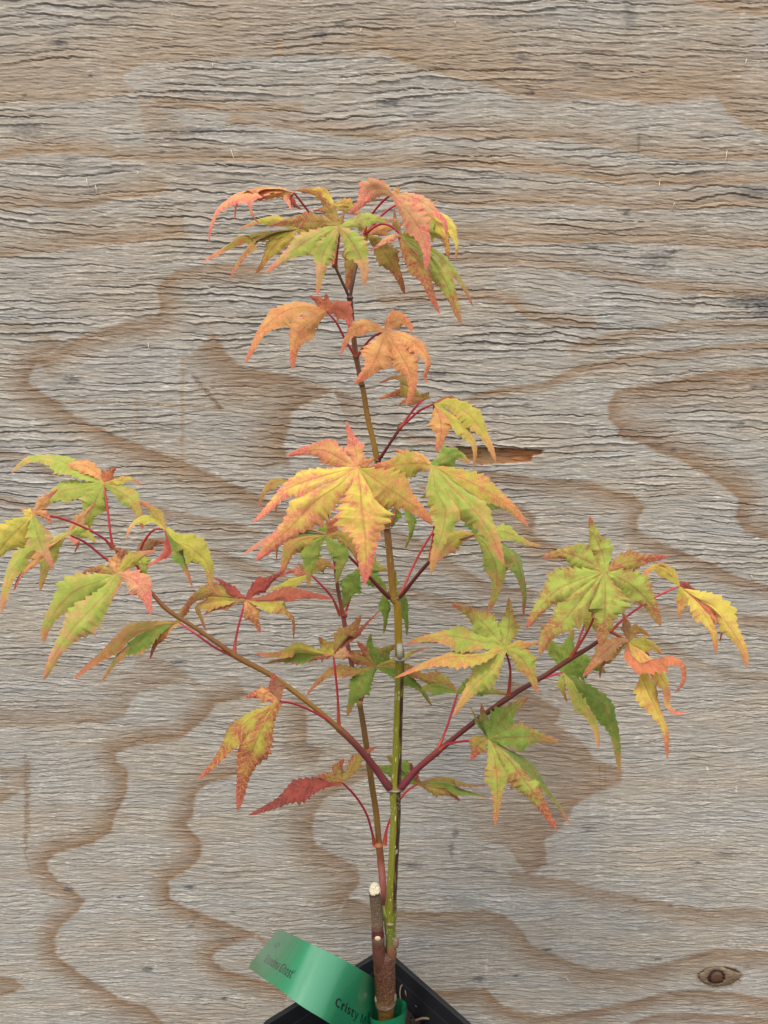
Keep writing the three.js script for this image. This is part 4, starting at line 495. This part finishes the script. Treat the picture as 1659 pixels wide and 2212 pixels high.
leaf('F', 160, 1180, Z - .022, ['OL', 'RB', .4], [[28, 260, 1158, 370, 1185, 465, 1190, { c: ['OL', 'RB', .5] }], [54, 250, 1205, 305, 1228, 342, 1258, { c: ['OL', 'RB', .5] }], [34, 270, 1190, 360, 1215, 475, 1243, { c: ['G', 'OL', .3] }], [85, 100, 1125, 25, 1060, { c: ['G', 'OL', .3] }], [75, 60, 1130, -40, 1110, { c: ['G', 'OL', .2] }], [40, 140, 1140, 128, 1092, { c: ['RB', 'DR', .6] }]], [['G', 925, 192, B1, 7], ['G', 945, 80, B1], ['E', 1420, 1470, Z - .020]], { tilt: .3, pc: [176, 40, 56] });
// right branch
leaf('F', 960, 272, Z + .048, ['YG', 'RB', .36], [[86, 950, 200, 920, 130, 893, 33], [96, 870, 222, 800, 195, 688, 213], [132, 845, 310, 745, 360, 672, 440, 620, 522], [165, 875, 370, 785, 480, 715, 540, 678, 637], [155, 962, 400, 957, 500, 938, 598], [122, 1060, 320, 1145, 400, 1202, 512], [76, 1050, 232, 1130, 220, 1237, 207, { c: ['OL', 'R', .55] }]], [['F', 812, 640, Z + .028, 6], ['F', 890, 520, Z + .032], ['F', 940, 380, Z + .040]], { label: 'flat yellow green leaf with brown mottling on the right branch' });
leaf('F', 530, 600, Z + .040, ['YG', 'RB', .3], [[74, 545, 530, 550, 450, 548, 383], [92, 472, 530, 400, 460, 298, 406], [86, 425, 572, 290, 550, 180, 560, 102, 586, { c: ['YG', 'OR', .35] }], [58, 435, 632, 300, 640, 180, 672, 52, 732, { c: ['GY', 'OR', .62], dz: .006 }], [88, 475, 690, 400, 760, 350, 830, 308, 892, { c: ['YG', 'O', .4] }], [82, 600, 640, 642, 710, 673, 798, { c: ['YG', 'OR', .4] }], [42, 600, 592, 675, 578, { c: ['GY', 'OR', .4] }]], [['F', 548, 800, Z + .022, 6], ['F', 554, 690, Z + .030]]);
leaf('F', 330, 790, Z - .002, ['G', 'RB', .35], [[58, 260, 745, 180, 725, 98, 700, { c: ['OL', 'RB', .5] }], [42, 250, 770, 180, 780, 220, 852, { c: ['G', 'OL', .3] }], [52, 420, 775, 480, 785, 548, 802, { c: ['G', 'OL', .25] }], [44, 390, 750, 450, 735, { c: ['DG', 'OL', .3] }]], [['F', 238, 1045, Z + .010, 6], ['F', 275, 960, Z + .006], ['F', 315, 840, Z]]);
leaf('F', 460, 990, Z + .034, ['G', 'RB', .3], [[52, 442, 920, 431, 838], [88, 515, 910, 570, 855, 632, 813], [98, 560, 982, 660, 980, 768, 1006], [108, 560, 1090, 640, 1200, 757, 1387, { c: ['YG', 'R', .5] }], [78, 490, 1090, 500, 1200, 490, 1368, { c: ['YG', 'OR', .45] }], [78, 425, 1010, 385, 1082, { c: ['OL', 'R', .6] }], [20, 600, 1080, 720, 1210, 820, 1362, { c: ['DG', 'OR', .3], dz: -.012 }], [14, 410, 900, 376, 838, { c: ['DG', 'OL', .3], dz: -.01 }]], [['F', 240, 1048, Z + .010, 6], ['F', 285, 1014, Z + .014], ['F', 385, 996, Z + .026]], { label: 'bright green leaf with red tipped lobes below the right branch' });
leaf('R', 370, 545, Z + .012, ['G', 'OL', .22], [[100, 340, 440, 280, 330, 168, 118, { c: ['G', 'OL', .3] }], [155, 400, 380, 430, 270, 462, 168], [205, 500, 495, 610, 480, 745, 545, { c: ['DG', 'G', .3] }], [172, 560, 690, 700, 820, 790, 980, 830, 1100, 868, 1432, { c: ['DG', 'OL', .3] }], [132, 500, 740, 600, 900, 660, 1050, 686, 1225, { c: ['YG', 'O', .4], dz: .006 }], [62, 355, 650, 406, 812, { c: ['YG', 'OR', .45] }]], [['F', 552, 812, Z + .021, 6], ['F', 650, 750, Z + .020], ['R', 240, 585, Z + .014]]);
leaf('R', 940, 285, Z + .040, ['GY', 'O', .4], [[76, 930, 180, 910, 80, 878, 0, { c: ['B', 'OR', .5] }], [142, 850, 280, 720, 380, 640, 470, 537, 592, { c: ['T', 'OR', .5] }], [122, 1070, 305, 1170, 330, 1235, 402], [100, 980, 180, 1060, 190, 1130, 240, { c: ['OL', 'OR', .45] }], [142, 1010, 450, 1080, 650, 1180, 860, 1265, 1050, 1282, 1315, { c: ['Y', 'OR', .4] }], [108, 1110, 440, 1215, 560, 1280, 700, 1290, 830, 1350, 893, 1445, 890, { c: ['Y', 'P', .4] }], [58, 955, 390, 1050, 462, 1180, 430, 1300, 400, 1425, 470, 1435, 630, 1335, 738, { c: ['OR', 'RB', .4], dz: .02, fold: .7 }], [56, 780, 400, 700, 480, 688, 605, { c: ['OL', 'RB', .5], dz: -.01 }]], [['F', 985, 528, Z + .03, 5], ['R', 1110, 390, Z + .03]], { label: 'yellow orange leaf with one dry curled lobe on the right branch' });
leaf('F', 1280, 335, Z + .030, ['Y', 'O', .35], [[46, 1235, 285, 1170, 255, 1110, 302, { c: ['GY', 'OR', .4] }], [30, 1245, 275, 1215, 245, 1185, 236, { c: ['GY', 'OR', .5] }], [102, 1345, 380, 1430, 425, 1500, 520, 1550, 600, 1572, 692], [62, 1370, 430, 1430, 540, 1436, 633, { c: ['Y', 'OR', .45] }], [46, 1292, 390, 1270, 472, { c: ['GY', 'OR', .5] }], [16, 1440, 470, 1465, 510, 1452, 582, { c: ['OR', 'R', .5], dz: -.008 }], [28, 1300, 330, 1325, 345, 1350, 348, { c: ['R', 'DR', .5] }]], [['F', 985, 528, Z + .030, 5], ['F', 1050, 468, Z + .030], ['F', 1180, 380, Z + .030]]);
leaf('F', 890, 450, Z + .024, ['GY', 'OL', .35], [[34, 885, 490, 878, 535], [30, 905, 430, 920, 400], [36, 930, 520, 960, 560]], [['F', 830, 620, Z + .028, 3.5]]);

// ---------------------------------------------------------------- plant tag
{
  const top = [[300, 690, .084], [352, 712, .106], [410, 740, .124], [470, 770, .134], [560, 814, .1385], [680, 872, .1385], [790, 935, .132], [875, 990, .114], [930, 1040, .104]];
  const bot = [[112, 918, .092], [165, 955, .116], [230, 1000, .136], [320, 1062, .152], [430, 1146, .160], [560, 1226, .160], [690, 1310, .146], [790, 1385, .130], [860, 1440, .116]];
  const C1 = new THREE.CatmullRomCurve3(top.map(p => at('G', ...p))), C2 = new THREE.CatmullRomCurve3(bot.map(p => at('G', ...p))), n = 60, m = 10;
  const g = new THREE.Group(); g.name = 'plant_tag'; scene.add(g); tag(g, 'green plastic ribbon tag with printed names looped around the trunk', 'plant tag');
  const cv = document.createElement('canvas'); cv.width = 1536; cv.height = 448; const x = cv.getContext('2d');
  x.fillStyle = 'rgb(26,120,80)'; x.fillRect(0, 0, 1536, 448); x.fillStyle = 'rgb(14,40,30)';
  const mid = new THREE.CatmullRomCurve3(top.map((p, i) => at('G', (p[0] + bot[i][0]) / 2, (p[1] + bot[i][1]) / 2, (p[2] + bot[i][2]) / 2))), len = mid.getLength();
  const r = rng(3); for (let i = 0; i < 900; i++) { x.fillStyle = `rgba(${r() < 0.5 ? '8,90,54' : '40,150,100'},0.25)`; x.fillRect(r() * 1536, r() * 448, 2 + r() * 3, 2 + r() * 2); }
  x.fillStyle = 'rgb(6,18,14)'; x.save(); x.translate(150, 170); x.scale(0.62, 1); x.font = 'bold 74px sans-serif'; x.fillText('A.P', 0, 0); x.restore();
  x.save(); x.translate(150, 330); x.scale(0.5, 1); x.font = 'bold 112px sans-serif'; x.fillText("'Grandma Ghost'", 0, 0); x.restore();
  x.font = 'bold 84px sans-serif'; x.fillText('Cristy M', 1000, 322);
  for (let i = 0; i < 260; i++) { x.strokeStyle = `rgba(${r() < 0.6 ? '150,190,170' : '10,60,40'},${0.05 + 0.12 * r()})`; x.lineWidth = 1 + 2 * r(); x.beginPath(); const a = r() * 1536, b = r() * 448; x.moveTo(a, b); x.lineTo(a + 60 * (r() - 0.5), b + 30 * (r() - 0.5)); x.stroke(); }
  const t = new THREE.CanvasTexture(cv); t.colorSpace = THREE.SRGBColorSpace; t.magFilter = THREE.LinearFilter;
  const mat = new THREE.MeshPhysicalMaterial({ map: t, roughness: 0.42, clearcoat: 1, clearcoatRoughness: 0.16, side: THREE.DoubleSide });
  const pos = [], uv = [], idx = [];
  const c0 = mid.getPoint(0.5);
  for (const th of [0, 1]) { const v0 = pos.length / 3;
    for (let i = 0; i <= n; i++) { const a = C1.getPoint(i / n), b = C2.getPoint(i / n), a2 = C1.getPoint(Math.min(1, i / n + 0.01)), nn = new THREE.Vector3().crossVectors(a2.clone().sub(C1.getPoint(Math.max(0, i / n - 0.01))), b.clone().sub(a)).normalize();
      for (let j = 0; j <= m; j++) { const f = j / m, e = i === 0 && (j === 0 || j === m) ? 1 : 0, p = a.clone().lerp(b, f).addScaledVector(nn, th * (nn.z > 0 ? -1 : 1) * 0.00022); if (e) p.lerp(C1.getPoint(0.03).lerp(C2.getPoint(0.03), f), 1); pos.push(p.x - c0.x, p.y - c0.y, p.z - c0.z); uv.push(i / n, 1 - f); } }
    for (let i = 0; i < n; i++) for (let j = 0; j < m; j++) { const a = v0 + i * (m + 1) + j, b = a + m + 1; th ? idx.push(a, b, a + 1, a + 1, b, b + 1) : idx.push(a, a + 1, b, a + 1, b + 1, b); } }
  g.position.copy(c0); put('ribbon', geo(pos, uv, idx), mat, g);
  // the loop round the trunk
  const lc = at('G', 946, 1168, TZ + .001), lp = [], lu = [], li = [], N = 64;
  for (const th of [0, 1]) { const v0 = lp.length / 3; for (let i = 0; i <= N; i++) { const a = i / N * Math.PI * 2, rr = 0.0094 * (1 + 0.12 * Math.cos(2 * a + 0.6)) - th * 0.00022; for (const y of [0, -0.0045, -0.009, -0.0135]) { lp.push(Math.cos(a) * rr * (1 + y * 8), y + 0.0016 * Math.sin(a + 0.8) + 0.0003 * (i % 2) * (y === 0 ? 1 : 0), Math.sin(a) * rr * (1 + y * 8)); lu.push(0.9 + 0.05 * i / N, 0.9 + y * 3); } }
    for (let i = 0; i < N; i++) for (let j = 0; j < 3; j++) { const a = v0 + i * 4 + j, b = a + 4; th ? li.push(a, a + 1, b, a + 1, b + 1, b) : li.push(a, b, a + 1, a + 1, b, b + 1); } }
  const lg = geo(lp, lu, li), lo = put('loop', lg, mat, g); lo.position.copy(lc).sub(c0);
}

// ---------------------------------------------------------------- bits on the soil
{
  const pell = (tile, u, v, rad, c, label) => { const p = at(tile, u, v, 0.12); const ray = p.clone().sub(CAM), k = (SOIL + 0.0028 + rad * 0.6 - CAM.y) / ray.y, q = CAM.clone().addScaledVector(ray, k); const g = new THREE.SphereGeometry(rad, 20, 14), a = g.attributes.position; for (let i = 0; i < a.count; i++) { const m = 1 + 0.05 * noise(a.getX(i) * 900, a.getY(i) * 900 + a.getZ(i) * 500); a.setXYZ(i, a.getX(i) * m, a.getY(i) * m, a.getZ(i) * m); } g.computeVertexNormals(); const o = put('fertilizer_pellet', g, new THREE.MeshStandardMaterial({ color: new THREE.Color(...toLin(c)), roughness: 0.5 }), scene); o.position.copy(q); tag(o, label, 'pellet'); return o; };
  pell('G', 1192, 1212, 0.0020, [196, 180, 128], 'round cream pellet on the dark soil, larger of the two');
  const p2 = pell('G', 1302, 1248, 0.0011, [176, 160, 120], 'tiny cream pellet on the dark soil near the pot wall'); p2.name = 'fertilizer_pellet_001';
  const rm = new THREE.MeshStandardMaterial({ color: new THREE.Color(...toLin([120, 104, 86])), roughness: 0.8 });
  const rootAt = (u, v, h) => { const p = at('G', u, v, 0.12), ray = p.clone().sub(CAM), k = (SOIL + h - CAM.y) / ray.y; return CAM.clone().addScaledVector(ray, k); };
  [[[[1025, 1130, .003], [1018, 1070, .008], [1028, 1025, .011], [1048, 1030, .011], [1052, 1075, .008], [1075, 1105, .004], [1100, 1120, .002]], 'pale curled dry root arching up beside the trunk'],
    [[[1090, 1120, .004], [1120, 1150, .006], [1150, 1135, .005], [1165, 1160, .004], [1178, 1200, .002]], 'thin crooked dry root lying left of the cream pellet'],
    [[[1110, 1235, .003], [1150, 1222, .005], [1200, 1225, .005], [1250, 1240, .003]], 'thick dark root lying under the cream pellet']].forEach(([P, label], i) => {
    const c = new THREE.CatmullRomCurve3(P.map(p => rootAt(...p))), o0 = c.getPoint(0); const o = put('dry_root' + (i ? '_00' + i : ''), new THREE.TubeGeometry(c, 40, i === 2 ? 0.0007 : 0.00042, 6), rm, scene, o0); tag(o, label, 'root');
  });
}
renderer.render(scene, camera);
